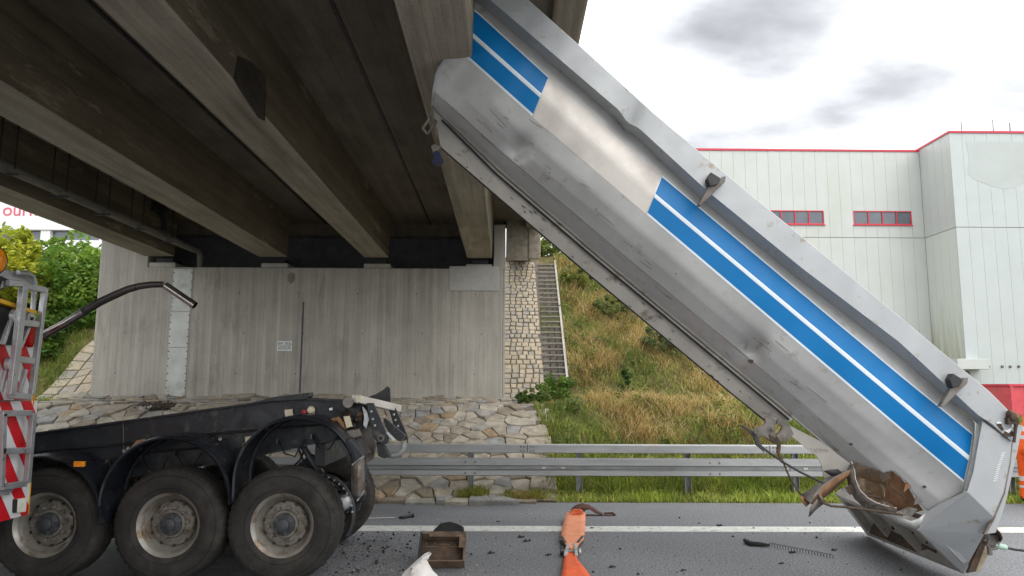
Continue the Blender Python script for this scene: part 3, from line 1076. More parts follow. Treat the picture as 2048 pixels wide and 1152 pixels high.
# faded patch on the right hand face, awning, lamps, rooftop rods
a = P(1932, 283, YC - .01); b = P(2048, 380, YC - .01)
pts = [(a.x, a.z), (a.x + 5.5, a.z + .05), (a.x + 5.5, b.z + .3), (a.x + 3.6, b.z + .45), (a.x + 2.9, b.z + .15), (a.x + 2.2, b.z + .05), (a.x + 1.4, b.z + .25), (a.x + .8, b.z + .5), (a.x + .35, b.z + .7), (a.x - .05, b.z + 1.1), (a.x + .12, b.z + 2.0)]
build('faded_patch', MB().prism([(x, YC - .010, z) for x, z in pts], (0, 0.006, 0)), M_FADE, wh)
a = P(1905, 718, YC - .5); b = P(1969, 739, YC - .5)
build('canopy', MB().box((a.x, YC - 1.0, b.z), (b.x, YC - .02, a.z)), M_PANEL, wh, bevel=.02)
a = P(1928, 742, YC - .5)
build('wall_lamp', MB().lathe([(0.0001, -.4), (.15, -.36), (.2, -.1), (.12, 0)], (a.x + .3, YC - .05, a.z - .15), 12).box((a.x - .25, YC - .3, a.z - .1), (a.x + .1, YC - .02, a.z)), M_STEEL, wh)
for px in (1977, 2004, 2020, 2037):
    a = P(px, 733, YC)
    build('bulkhead_lamp', MB().lathe([(0.0001, -.10), (.07, -.08), (.09, 0)], (a.x, YC - .01, a.z), 10), M_STEEL, wh)
for px, y0 in ((1922, 243), (1985, 240), (2019, 246)):
    a = P(px, y0, YC + .6)
    build('lightning_rod', MB().tube([(a.x, YC + .6, zC - .1), (a.x, YC + .6, a.z)], .03, 6), M_STEEL, wh)

# ------------------------------------------------------------------ white building beyond the left bank
YL = 58.0
wb = thing('office_building', (P(60, 430, YL).x, YL, 0), 'white building with pink-red lettering glimpsed under the bridge at far left', 'building')
z0, z1 = P(60, 459, YL).z, P(60, 330, YL).z
xa, xb = P(-160, 430, YL).x, P(300, 430, YL).x
build('parapet_band', MB().box((xa, YL, z0), (xb, YL + 12, z1)), M_WBLDG, wb)
z2 = P(60, 479, YL).z
build('window_band', MB().box((xa, YL + .5, z2), (xb, YL + 11.9, z0 - .01)), M_GLASS, wb)
build('wall', MB().box((xa, YL + .1, 0), (xb, YL + 12, z2 - .01)), M_WBLDG, wb)
for k in range(-1, 3):
    p = P(79 + k * 118, 470, YL)
    build('column', MB().box((p.x, YL + .12, z2 + .01), (p.x + .75, YL + .49, z0 - .02)), M_WBLDG, wb)
p = P(22, 421, YL)
text_obj('lettering', 'ourm', 1.45, (p.x + .95, YL - .02, p.z + .02), (R(90), 0, 0), M_PINK, wb, .015)

# ------------------------------------------------------------------ red skips on the far right
for i, (pa, pb, top, Yc, lab) in enumerate(((1986, 2019, 782, 26.0, 'lower pinkish red steel container left of a taller one beyond the wreck'),
                                            (2018, 2120, 768, 24.5, 'taller pinkish red steel container right of a lower one behind the orange worker'))):
    a, b = P(pa, top, Yc), P(pb, top, Yc)
    c_ = thing('skip_container', ((a.x + b.x) / 2, Yc, 0), lab, 'container', 'red steel containers beyond the wreck')
    build('shell', MB().box((a.x, Yc, 0.12), (b.x, Yc + 1.9, a.z - .08)), M_CONT, c_, bevel=.01)
    build('rim', MB().box((a.x - .03, Yc - .05, a.z - .078), (b.x + .03, Yc + 1.95, a.z)), M_REDT, c_)
    nr = max(2, int((b.x - a.x) / .55))
    for k in range(nr + 1):
        x = a.x + (b.x - a.x - .08) * k / nr
        build('rib', MB().box((x, Yc - .06, 0.12), (x + .08, Yc - .002, a.z - .08)), M_CONT, c_)
    build('skid', MB().box((a.x + .1, Yc + .1, 0), (a.x + .3, Yc + 1.8, .118)).box((b.x - .3, Yc + .1, 0), (b.x - .1, Yc + 1.8, .118)), M_DARK, c_)

# ================================================================== TORN OFF TIPPER BODY
Y0F, Y0R = 6.50, 6.72            # near face of the top rail, front and rear
YCEN = 7.92                      # middle plane of the body
tip = thing('tipper_body', (4.5, 7.9, 0), 'battered silver tipper body with blue stripes, jammed under the bridge and standing on its tail', 'tipper body')
NA = 110


def resample(pl, n):
    p = np.array(pl, float)
    d = np.r_[0, np.cumsum(np.hypot(*np.diff(p, axis=0).T))]
    t = np.linspace(0, d[-1], n + 1)
    return np.c_[np.interp(t, d, p[:, 0]), np.interp(t, d, p[:, 1])]


LINES = {
    'L1': [(985, -66), (1057, 0), (1168, 99), (1306, 225), (1397, 302), (1500, 388), (1640, 503), (1799, 633), (1903, 720), (1979, 783), (2024, 828)],
    'L2': [(955, -20), (1100, 104), (1238, 222), (1252, 243), (1262, 251), (1276, 256), (1417, 386), (1604, 538), (1799, 686), (1957, 833), (1980, 846), (2023, 884)],
    'L3': [(944, -4), (1091, 118), (1232, 239), (1250, 262), (1264, 268), (1406, 402), (1594, 555), (1789, 704), (1950, 846)],
    'L4': [(936, 14), (951, 20), (1097, 153), (1325, 352), (1562, 550), (1799, 748), (1949, 870)],
    'L5': [(935, 60), (1082, 190), (1312, 392), (1840, 833), (1942, 918)],
    'L6': [(914, 96), (1065, 231), (1294, 428), (1799, 857), (1931, 967)],
    'F1': [(893, 114), (1045, 268), (1252, 440), (1714, 823), (1926, 985)],
    'F2': [(874, 142), (1030, 292), (1234, 462), (1696, 845), (1882, 1004)],
    'SE': [(867, 182), (1010, 310), (1216, 484), (1601, 803), (1856, 1022)],
    'FT': [(865, 211), (1000, 340), (1195, 508), (1580, 827), (1836, 1046)],
    'FB': [(866, 221), (992, 347), (1188, 515), (1573, 834), (1829, 1053)],
    'RB': [(882, 294), (1000, 396), (1170, 541), (1475, 795), (1546, 852)],
}
OFF = {'L1': 0, 'L2': 0, 'L3': .17, 'L4': .145, 'L5': .095, 'L6': .115, 'F1': .155, 'F2': .225, 'SE': .33, 'FT': .53, 'FB': .50, 'RB': .54}
RES = {k: resample(v, NA) for k, v in LINES.items()}
DENTS = [(1500, 698, 26, .085), (1478, 684, 60, .035), (1530, 720, 40, -.02), (1036, 296, 24, .08), (1300, 560, 50, .02), (1390, 640, 45, -.015), (1160, 430, 50, .02), (1062, 285, 60, .02), (905, 150, 55, .06), (925, 60, 40, .04),
         (1640, 800, 60, .025), (1855, 945, 60, .06), (1790, 905, 50, .03), (1255, 245, 26, .03), (1290, 235, 26, -.02)]


def ysurf(off, a, px, py, wob=1.0):
    y = Y0F + (Y0R - Y0F) * a + off
    for cx, cy, r_, dpt in DENTS:
        d2 = ((px - cx) ** 2 + (py - cy) ** 2) / (r_ * r_)
        if d2 < 9: y += dpt * math.exp(-d2)
    y += wob * (0.0035 * math.sin(px * .031 + py * .017) * math.sin(py * .023 - px * .006) + .002 * math.sin(px * .083 + py * .05))
    return y


def line_pt(name, a, dy=0.0):
    t = a * NA
    i = min(int(t), NA - 1); f = t - i
    px, py = RES[name][i] * (1 - f) + RES[name][i + 1] * f
    return P(px, py, ysurf(OFF[name] + dy, a, px, py))


def surf(names, a, b, dy=0.0):
    """point on the ruled surface through the named lines, b running over the line index"""
    i = min(int(b), len(names) - 2); f = b - i
    t = a * NA
    k = min(int(t), NA - 1); g_ = t - k
    q = []
    for nm in (names[i], names[i + 1]):
        q.append(RES[nm][k] * (1 - g_) + RES[nm][k + 1] * g_)
    px, py = q[0] * (1 - f) + q[1] * f
    off = OFF[names[i]] * (1 - f) + OFF[names[i + 1]] * f
    return P(px, py, ysurf(off + dy, a, px, py)), (px, py)


def in_poly(x, y, poly):
    c = False
    n = len(poly)
    for i in range(n):
        x1, y1 = poly[i]; x2, y2 = poly[(i + 1) % n]
        if (y1 > y) != (y2 > y) and x < (x2 - x1) * (y - y1) / (y2 - y1) + x1:
            c = not c
    return c


HOLE = [(1704, 922), (1725, 932), (1752, 940), (1768, 947), (1782, 941), (1800, 952), (1815, 967), (1824, 984), (1838, 1004), (1858, 1026), (1840, 1050), (1800, 1045), (1740, 1020), (1700, 985), (1690, 935)]
SH = ['L3', 'L4', 'L5', 'L6', 'F1', 'F2', 'SE', 'FT']
sub = [4, 4, 4, 4, 6, 10, 10]
bs_ = []
for i, k in enumerate(sub):
    bs_ += [i + j / k for j in range(k)]
bs_.append(len(SH) - 1)
sharp_rows = [i for i, b in enumerate(bs_) if abs(b - round(b)) < 1e-6]


M2 = lambda p: Vector((p.x + .27, 2 * YCEN - p.y, p.z + .325))   # far side: the body lies rolled on its long axis


def shell(name, mirror, hole, parent, mat):
    NL = NA * (4 if hole else 1)
    vs, pix = [], []
    for b in bs_:
        for k in range(NL + 1):
            p, q = surf(SH, k / NL, b)
            if mirror: p = M2(p)
            vs.append(p); pix.append(q)
    fs = []
    n = NL + 1
    for i in range(len(bs_) - 1):
        for k in range(NL):
            c = [i * n + k, i * n + k + 1, (i + 1) * n + k + 1, (i + 1) * n + k]
            if hole:
                mx_ = sum(pix[j][0] for j in c) / 4; my_ = sum(pix[j][1] for j in c) / 4
                if in_poly(mx_, my_, HOLE): continue
            fs.append(tuple(c if mirror else c[::-1]))
    me = bpy.data.meshes.new(name)
    me.from_pydata([tuple(v) for v in vs], [], fs)
    me.polygons.foreach_set('use_smooth', [True] * len(me.polygons))
    srow = sharp_rows
    at = me.attributes.new('sharp_edge', 'BOOLEAN', 'EDGE')
    flags = []
    for e_ in me.edges:
        a, b = e_.vertices
        flags.append(a // n == b // n and (a // n) in (srow[0], srow[-1]))
    at.data.foreach_set('value', flags)
    o = link(name, me, mat, parent)
    sl = o.modifiers.new('thickness', 'SOLIDIFY')
    sl.thickness = 0.01
    sl.offset = -1
    return o


near_shell = shell('side_shell', False, True, tip, M_BODY)
far_shell = shell('side_shell', True, False, tip, M_BODY)
# floor and front wall
g = MB()
aa = np.linspace(0, 1, 50)
rows = [[line_pt('FT', a) + Vector((0, .02, .0)) for a in aa if a < .86]]
rows.append([M2(p) for p in rows[0]])
g.grid(rows)
o = build('floor', g, M_UNDER, tip, fix=False)
o.modifiers.new('t', 'SOLIDIFY').thickness = .012
r0 = [surf(SH, 0.0, b)[0] + Vector((.01, .02, 0)) for b in np.linspace(0, len(SH) - 1, 24)]
g = MB().grid([r0, [p * .5 + M2(p) * .5 + Vector((.08, 0, .0)) for p in r0], [M2(p) for p in r0]])
o = build('front_wall', g, M_BODY, tip, smooth=True)
o.modifiers.new('t', 'SOLIDIFY').thickness = .012
# folded front edge
g = MB().tube([surf(SH, 0.0, b)[0] for b in np.linspace(2.9, len(SH) - 1, 14)], .012, 6)
build('front_edge', g, M_RIMP, tip, smooth=True)


# top rail: hollow box section, near and far
def rail_loft(mirror):
    g = MB()
    rows = []
    aa_ = np.linspace(0, 1, NA + 1)
    for nm, dy in (('L1', .2), ('L1', .02), ('L1', .0), ('L2', .0), ('L2', .015), ('L3x', .165), ('L3x', .2), ('L1', .2)):
        if nm == 'L3x':
            row = []
            for k, a in enumerate(aa_):
                px, py = RES['L3'][k]
                if k > NA * .97: px, py = RES['L2'][k] + (RES['L3'][int(NA*.96)] - RES['L2'][int(NA*.96)])
                row.append(P(px, py, ysurf(dy, a, *RES['L3'][k])))
        else:
            row = []
            for k, a in enumerate(aa_):
                px, py = RES[nm][k]
                if nm == 'L1' and dy == .0:
                    px, py = RES['L1'][k] * .985 + RES['L2'][k] * .015
                if nm == 'L2' and dy == 0:
                    px, py = RES['L2'][k] * .97 + RES['L1'][k] * .03
                row.append(P(px, py, ysurf(dy, a, *RES[nm][k])))
        rows.append([M2(p) for p in row] if mirror else row)
    g.grid(rows)
    n = NA + 1
    for k in (0, NA):
        g.f.append(tuple(i * n + k for i in range(7)))
    return g


build('top_rail', rail_loft(False), M_RIMP, tip, smooth=True, angle=25)
build('top_rail', rail_loft(True), M_RIMP, tip, smooth=True, angle=25)
g = MB().tube([line_pt('FT', a, -.004) for a in np.linspace(0, .74, 60)], .013, 8)
build('floor_flange', g, M_UNDER, tip, smooth=True)
g = MB()
rows = []
for nm, dy, sh in (('FT', .05, 0), ('FB', .03, 0), ('RB', .0, 0), ('RB', .12, 0)):
    row = []
    for a in np.linspace(0, 1, 60):
        a2 = a if nm == 'RB' else a * .745
        row.append(line_pt(nm, a2, dy))
    rows.append(row)
g.grid(rows)
o = build('subframe_rail', g, M_UNDER, tip, smooth=True, angle=30)
g = MB().tube([line_pt('RB', a, .02) for a in np.linspace(0, 1, 50)], [.012 + .006 * random.random() for _ in range(50)], 6)
build('rubber_edge', g, M_BLACK, tip, smooth=True)
g = MB().tube([line_pt('FB', a, .012) + Vector((0, 0, -.004)) for a in np.linspace(0.02, .74, 60)], .011, 6)
build('flange_gap', g, M_BLACK, tip, smooth=True)
g = MB().tube([line_pt('SE', a, -.0005) for a in np.linspace(0.02, .70, 80)], .0032, 5)
build('weld_seam', g, M_STEEL, tip)

# blue stripes: vinyl on the metal
def decal(name, b0, b1, a_fn, mat, dy=-.003, na=90, nb=8):
    rows = []
    for j in range(nb + 1):
        b = b0 + (b1 - b0) * j / nb
        a0, a1 = a_fn(b)
        rows.append([surf(SH, a0 + (a1 - a0) * k / na, b, dy)[0] for k in range(na + 1)])
    return build(name, MB().grid([r_[::-1] for r_ in rows]), mat, tip, smooth=True, fix=False)


def a_at(b, px_pts):
    """length fraction where the cut line (through the two pixel points) meets line b"""
    (x0, y0), (x1, y1) = px_pts
    best, ba = 1e9, 0
    for a in np.linspace(0, 1, 400):
        q = surf(SH, a, b)[1]
        d = abs((q[0] - x0) * (y1 - y0) - (q[1] - y0) * (x1 - x0))
        if d < best: best, ba = d, a
    best = 1e9; a0 = ba
    for a in np.linspace(a0 - .003, a0 + .003, 61):
        q = surf(SH, min(max(a, 0), 1), b)[1]
        d = abs((q[0] - x0) * (y1 - y0) - (q[1] - y0) * (x1 - x0))
        if d < best: best, ba = d, a
    return ba


cutA = ((1097, 153), (1065, 231))
cutB = ((1325, 352), (1294, 428))
_c = {}
def cut(b, c):
    k = (round(b, 4), c)
    if k not in _c: _c[k] = a_at(b, c)
    return _c[k]


w_ = 0.10
for fn in (lambda b: (0.004, cut(b, cutA)), lambda b: (cut(b, cutB), .996)):
    decal('blue_stripe', 1.06, 1.92, fn, M_BLUE)
    decal('blue_stripe', 2.13, 2.92, fn, M_BLUE)
    decal('white_line', 1.93, 2.12, fn, M_WHITE)
    decal('white_line', 0.98, 1.055, fn, M_WHITE)
    decal('white_line', 2.93, 3.05, fn, M_WHITE)
decal('repainted_panel', 1.02, 3.06, lambda b: (cut(b, cutA) + .002, cut(b, cutB) - .002), M_CREAM, -.0022)


# brackets on the top rail
def poly3(pts, Y, thick):
    return [P(x, y, Y) for x, y in pts], Vector((0, thick, 0))


def plate(name, pts, Y, thick, mat, parent=tip, bevel=0.0, **k):
    p, v = poly3(pts, Y, thick)
    return build(name, MB().prism(p, v), mat, parent, bevel=bevel, **k)


for dx, dy in ((0, 0), (485, 403)):
    br = plate('tarp_bracket', [(x + dx, y + dy) for x, y in ((1396, 410), (1417, 374), (1436, 366), (1445, 353), (1452, 352), (1450, 364), (1432, 381), (1402, 411))], (6.60 if dx == 0 else 6.71) - .07, .06, M_STEEL, bevel=.004)
    plate('bracket_cap', [(x + dx, y + dy) for x, y in ((1415, 356), (1422, 344), (1441, 356), (1435, 369), (1420, 372))], (6.60 if dx == 0 else 6.71) - .095, .09, M_DARK, br, bevel=.004)

# rear corner post with its folded return
fr = [(1965, 841), (2023, 885), (2019, 925), (2007, 985), (1986, 1034), (1934, 984), (1946, 945), (1953, 905)]
bk = [(1953, 842), (2023, 885), (2019, 925), (2007, 985), (1986, 1034), (1927, 978), (1936, 945), (1945, 905)]
g = MB()
a = [P(x, y, Y0R + .02) for x, y in fr]; b = [P(x, y, Y0R + .22) for x, y in bk]
n = len(a)
g.add(a + b, [tuple(range(n)), tuple(range(2 * n - 1, n - 1, -1))] + [((i + 1) % n, i, n + i, n + (i + 1) % n) for i in range(n)])
post = build('corner_post', g, M_RIMP, tip, bevel=.006)
g = MB()
for k in range(13):
    t = k / 12
    x, y = 2007 + (1991 - 2007) * t - 1.5 * math.sin(t * 3), 905 + 55 * t
    for j in range(2):
        g.prism([P(x + q[0] + j * 4, y + q[1] - j * 1.5 + random.uniform(-.3, .3), Y0R + .016) for q in ((-4, 1.2), (-.8, .2), (-.8, 2.2), (-4, 3.0))], (0, .002, 0))
build('faded_marking', g, M_WBOARD, post)

# tail block standing on the road
A = P(1934, 984, 6.74); E = P(1986, 1034, 6.74); F_ = P(1968, 1069, 6.86); H = P(1936, 1128, 7.12); I = P(1926, 1147, 7.24); B = P(1836, 1060, 7.08)
I.z = max(I.z, .01)
I2 = G(1735, 1071, 0.01); B2 = P(1671, 989, I2.y - .12)
vec = Vector((0, 1.9, 0))
g = MB()
q1, q2 = P(1926, 984, 6.86), P(1853, 1024, 7.04)
up = Vector((0, .04, .02))
g.add([A, E, F_, H, I, B], [(0, 1, 2, 3, 4, 5)])
g.add([A, B, q2, q1], [(0, 1, 2, 3)])
o = build('tail_block', g, M_RIMP, tip)
sl = o.modifiers.new('t', 'SOLIDIFY'); sl.thickness = .012
g = MB().tube([A, A * .5 + B * .5, B], .010, 6)
build('block_ridge', g, M_RIMP, o, smooth=True)
c0, c1, c2, c3 = [P(x, y, yy) for x, y, yy in ((1853, 1050, 7.035), (1862, 1046, 7.03), (1935, 1122, 7.085), (1927, 1128, 7.11))]
g = MB().prism([c0, c1, c2, c3], (0, .03, 0.0))
build('block_strip', g, M_RIMP, o, bevel=.004)
# underside frame: bars round a recessed floor
nrm = (I - B).cross(B2 - B).normalized()
if nrm.z > 0: nrm = -nrm
def bilin(s, t): return (B * (1 - s) + I * s) * (1 - t) + (B2 * (1 - s) + I2 * s) * t
g = MB().grid([[bilin(s, t) - nrm * .10 for s in (0, .5, 1)] for t in (0, .5, 1)])
uf = build('under_floor', g, M_UNDER, tip)
uf.modifiers.new('t', 'SOLIDIFY').thickness = .01
for (s0, t0, s1, t1, wd) in ((.06, 0.0, .06, 1, .09), (.95, 0, .95, 1, .09), (0, .03, 1, .03, .08), (0, .97, 1, .97, .10), (0, .36, 1, .36, .06), (0, .66, 1, .66, .06)):
    p, q = bilin(s0, t0) - nrm * .045, bilin(s1, t1) - nrm * .045
    build('cross_bar', MB().bar(p, q, wd, .085, nrm), M_UNDER, tip, bevel=.006)
g = MB()
for k in range(16):
    s, t = random.uniform(.45, .95), random.uniform(.15, .75)
    p = bilin(s, t) - nrm * random.uniform(.04, .09)
    g.tube([p, p + Vector((random.uniform(-.1, .1), random.uniform(-.12, .12), random.uniform(-.02, .1)))], random.uniform(.008, .02), 6)
tag(build('clogged_debris', g, M_RUSTD, tip), kind='stuff')
# far side of the tail block and plate above
g = MB().add([B2, I2, I2 + Vector((.25, 0, .45)), B2 + Vector((.55, -.1, .45))], [(0, 1, 2, 3)])
build('tail_block_far', g, M_UNDER, tip).modifiers.new('t', 'SOLIDIFY').thickness = .012

# tailgate seen edge on, with rusty lower beam
ed_in = [(2025, 880), (2019, 930), (2007, 986), (1987, 1036), (1969, 1069)]
ed_out = [(2046, 850), (2036, 900), (2026, 945), (2012, 1005), (2003, 1034), (1992, 1066)]
plate('tailgate', ed_in[::-1] and (ed_in + ed_out[::-1]), Y0R + .06, 2.3, M_RIMP, bevel=.006)
plate('tailgate_lip', [(2022, 886), (2026, 884), (2021, 930), (2010, 988), (1990, 1037), (1972, 1070), (1968, 1068), (1985, 1036), (2005, 985), (2016, 930)], Y0R + .035, .03, M_STEEL)
pts = [(1969, 1069), (1978, 1068), (1950, 1144), (1935, 1146)]
build('gate_beam', MB().prism([P(x, y, 7.2) for x, y in pts], (0, 1.9, 0.0)), M_RUSTD, tip)
pts = [(1979, 1068), (1992, 1067), (1985, 1092), (1961, 1142), (1951, 1144)]
build('gate_beam', MB().prism([P(x, y, 7.22) for x, y in pts], (0, 1.9, 0)), plain('worn_khaki_steel', (0.30, 0.25, 0.17), .7, var=.4, vscale=7, dirt=(.1, .06, .035), dirt_amt=.4, dscale=6), tip, bevel=.006)
# latch at the gate corner
g = MB()
def px3(pts, Y): return [P(x, y, Y) for x, y in pts]
g.tube(px3([(1968, 1082), (1975, 1078), (1983, 1082), (1984, 1092), (1978, 1100), (1979, 1106)], 7.0), .016, 8)
g.tube(px3([(1975, 1066), (1979, 1078), (1975, 1090), (1980, 1098), (1992, 1096), (1997, 1082)], 6.98), .018, 8)
g.box(P(1972, 1070, 6.98), P(1986, 1086, 7.08))
g.tube(px3([(1979, 1095), (1980, 1110)], 6.98), .022, 8)
build('latch', g, M_STEEL, tip, smooth=True)
g = MB().grid([px3([(1984, 1050), (1993, 1056), (2002, 1066), (2006, 1076), (2003, 1083)], 6.9), px3([(1980, 1066), (1987, 1072), (1994, 1076), (1999, 1080), (2000, 1084)], 7.05)])
o = build('torn_hook', g, M_RUSTD, tip, smooth=True); o.modifiers.new('t', 'SOLIDIFY').thickness = .012
# rear end of the top rail: rust, pivot
for pts in ([(1993, 846), (1998, 848), (2003, 847), (2004, 852), (2008, 858), (2005, 862), (2000, 856), (1996, 852)],
            [(2007, 868), (2012, 863), (2018, 867), (2024, 861), (2028, 866), (2026, 873), (2020, 872), (2015, 876), (2008, 872)]):
    plate('rust_patch', pts, Y0R - .008, .006, M_RUSTD)
for pts in ([(1993, 845), (1999, 843), (2004, 846), (2003, 847.5), (1998, 847), (1994, 848)], [(2009, 862), (2016, 859), (2024, 853), (2030, 858), (2029, 864), (2024, 860), (2018, 866), (2012, 863)]):
    plate('bare_filler_patch', pts, Y0R - .0095, .005, M_WBOARD)
g = MB().lathe([(0.0001, -.05), (.028, -.045), (.036, -.02), (.034, .05), (.0001, .05)], P(2022, 834, Y0R - .02), 14)
g.tube(px3([(2016, 826), (2026, 830), (2033, 842), (2031, 856), (2028, 885)], Y0R - .03), [.03, .028, .022, .014, .012], 8)
g.box(P(2016, 836, Y0R - .05), P(2028, 848, Y0R + .02))
build('gate_pivot', g, M_RUSTD, tip, smooth=True)
plate('rail_scratch', [(1931, 807), (1946, 794), (1947, 796), (1932, 809)], Y0R - .006, .004, M_RUSTD)
# crease in the top rail
# rear underside: gusset and torn sheets
gy = 7.12
plate('gusset', [(1546, 834), (1584, 873), (1612, 896), (1634, 912), (1643, 930), (1648, 956), (1672, 951), (1704, 938), (1699, 926), (1640, 882)], gy, .012, M_UNDER)
def sheet(name, rows, mat, parent=tip, t=.008, smooth=True):
    o = build(name, MB().grid([[P(*p) for p in r_] for r_ in rows]), mat, parent, smooth=smooth, angle=50)
    o.modifiers.new('t', 'SOLIDIFY').thickness = t
    return o


ridge = [(1700, 941, 7.0), (1672, 955, 7.0), (1650, 970, 6.98), (1634, 990, 6.97), (1622, 1008, 6.95)]
sheet('torn_sheet', [ridge, [(1692, 957, 7.12), (1678, 968, 7.14), (1660, 985, 7.12), (1645, 997, 7.08), (1632, 1007, 7.0)]], M_RUST)
sheet('torn_sheet', [ridge, [(1674, 946, 7.12), (1655, 955, 7.16), (1636, 968, 7.16), (1620, 980, 7.14), (1602, 991, 7.1)]], M_STEEL)
sheet('torn_sheet', [[(1640, 990, 6.96), (1630, 1002, 6.95), (1620, 1016, 6.95), (1617, 1033, 6.95)], [(1652, 1003, 7.0), (1644, 1009, 7.0), (1632, 1018, 6.98), (1618, 1033, 6.96)]], M_STEEL)
sheet('torn_sheet', [[(1600, 993, 7.06), (1603, 1003, 7.05), (1612, 1014, 7.02)], [(1609, 992, 7.08), (1615, 1002, 7.06), (1620, 1007, 7.03)]], M_RUST)
sheet('torn_sheet', [[(1647, 942, 7.0), (1660, 939, 7.0), (1676, 938, 7.02)], [(1662, 952, 7.02), (1670, 951, 7.03), (1686, 947, 7.04)]], M_DARK)
# inside of the tear: worn chute, rusty rib, curled lip
sheet('torn_chute', [[(1700, 916, 7.30), (1728, 926, 7.30), (1756, 934, 7.30), (1784, 938, 7.28)], [(1704, 950, 7.62), (1732, 958, 7.64), (1756, 966, 7.62), (1776, 972, 7.50)],
                     [(1712, 985, 7.60), (1738, 992, 7.60), (1758, 998, 7.55), (1774, 1006, 7.42)], [(1722, 1010, 7.34), (1745, 1020, 7.34), (1765, 1024, 7.32), (1790, 1028, 7.3)]], M_TAN)
sheet('torn_rib', [[(1782, 940, 7.14), (1800, 954, 7.16), (1814, 970, 7.16), (1828, 995, 7.16), (1846, 1020, 7.16)],
                   [(1775, 962, 7.2), (1786, 978, 7.22), (1798, 994, 7.22), (1812, 1008, 7.22), (1826, 1026, 7.2)],
                   [(1768, 1000, 7.24), (1778, 1008, 7.24), (1788, 1014, 7.24), (1802, 1020, 7.24), (1810, 1027, 7.22)]], M_RUST)
lip = [(1703, 922, 7.05), (1709, 938, 7.03), (1711, 958, 7.0), (1720, 980, 6.98), (1735, 995, 6.98), (1752, 1005, 7.0), (1775, 1012, 7.02), (1793, 1016, 7.04)]
sheet('curled_lip', [lip, [(1694, 940, 7.08), (1695, 955, 7.08), (1698, 975, 7.08), (1710, 997, 7.1), (1726, 1012, 7.12), (1748, 1022, 7.12), (1775, 1029, 7.14), (1796, 1034, 7.14)]], M_STEEL)
build('bright_edge', MB().tube([P(*q) for q in lip], .0035, 6), M_CREAM, tip, smooth=True)
sheet('block_edge', [[(1790, 1018, 7.08), (1800, 1034, 7.08), (1822, 1042, 7.08), (1838, 1036, 7.06), (1853, 1024, 7.05)], [(1768, 1026, 7.12), (1795, 1044, 7.12), (1818, 1053, 7.12), (1836, 1058, 7.09), (1842, 1054, 7.08)]], M_BODY)
build('brake_line', MB().tube(px3([(1636, 990), (1646, 1006), (1662, 1012), (1700, 1015), (1760, 1023), (1805, 1030)], 6.94), .011, 8), M_RUSTD, tip, smooth=True)
for pts in ([(1700, 930), (1716, 925), (1712, 948)], [(1730, 938), (1746, 936), (1742, 958), (1736, 950)], [(1758, 950), (1776, 941), (1782, 956), (1764, 964)],
            [(1812, 962), (1822, 972), (1808, 984)], [(1832, 992), (1846, 1004), (1828, 1010)], [(1798, 1022), (1818, 1014), (1836, 1018), (1822, 1034), (1806, 1036)],
            [(1760, 1012), (1776, 1004), (1790, 1014), (1780, 1022)], [(1690, 975), (1704, 968), (1712, 986), (1700, 990)]):
    q_ = [P(x, y, 7.0 + .05 * random.random()) for x, y in pts]
    build('torn_shard', MB().prism(q_, (0, .008, 0)), random.choice((M_STEEL, M_RUSTD, M_RUST)), tip)
for k in range(5):
    x, y = random.uniform(1670, 1780), random.uniform(965, 1030)
    build('torn_strand', MB().tube([P(x, y, 7.05), P(x + random.uniform(-25, 25), y + random.uniform(0, 16), 7.0), P(x + random.uniform(-40, 30), y + random.uniform(4, 30), 7.02)], .007, 6), M_RUSTD, tip, smooth=True)
rng0 = random.Random(11)
# long scrapes along the shell
g = MB()
for k in range(34):
    a = rng0.uniform(.03, .8); b = rng0.uniform(3.2, 6.8); L = rng0.uniform(.006, .04)
    p0, p1 = surf(SH, a, b, -.002)[0], surf(SH, a + L, b + rng0.uniform(-.12, .12), -.002)[0]
    g.bar(p0, p1, .003, .0035, (0, 1, 0))
tag(build('scrapes', g, M_STEEL, tip), kind='stuff')
# hanging hinge irons
plate('hinge_iron', [(1530, 836), (1545, 842), (1551, 860), (1552, 878), (1544, 884), (1530, 873), (1516, 874), (1505, 863), (1511, 856), (1524, 853), (1531, 846)], 7.05, .03, M_STEEL, bevel=.004)
plate('hinge_iron', [(1481, 851), (1486, 850), (1507, 864), (1516, 874), (1519, 886), (1533, 899), (1528, 903), (1512, 890), (1508, 874), (1496, 862)], 7.03, .03, M_DARK, bevel=.004)
plate('hinge_iron', [(1557, 838), (1566, 838), (1580, 850), (1588, 868), (1574, 884), (1559, 882), (1552, 872), (1560, 864), (1565, 852), (1553, 847)], 7.08, .03, M_STEEL, bevel=.004)
plate('hinge_iron', [(1538, 868), (1552, 876), (1563, 884), (1561, 905), (1569, 925), (1564, 927), (1554, 903), (1555, 890), (1542, 884)], 7.04, .025, M_RUSTD, bevel=.004)
g = MB().tube([P(1512, 864, 7.0), P(1512, 864, 7.12)], .02, 10).tube([P(1546, 858, 7.0), P(1546, 858, 7.12)], .018, 10)
build('hinge_pin', g, M_STEEL, tip)
build('cable', MB().tube(px3([(1530, 899), (1548, 912), (1566, 924), (1600, 944), (1644, 965), (1660, 968)], 7.04), .010, 8), M_BLACK, tip, smooth=True)
build('cable', MB().tube(px3([(1566, 922), (1571, 936), (1580, 956), (1592, 975), (1603, 990)], 7.05), .009, 8), M_RUSTD, tip, smooth=True)
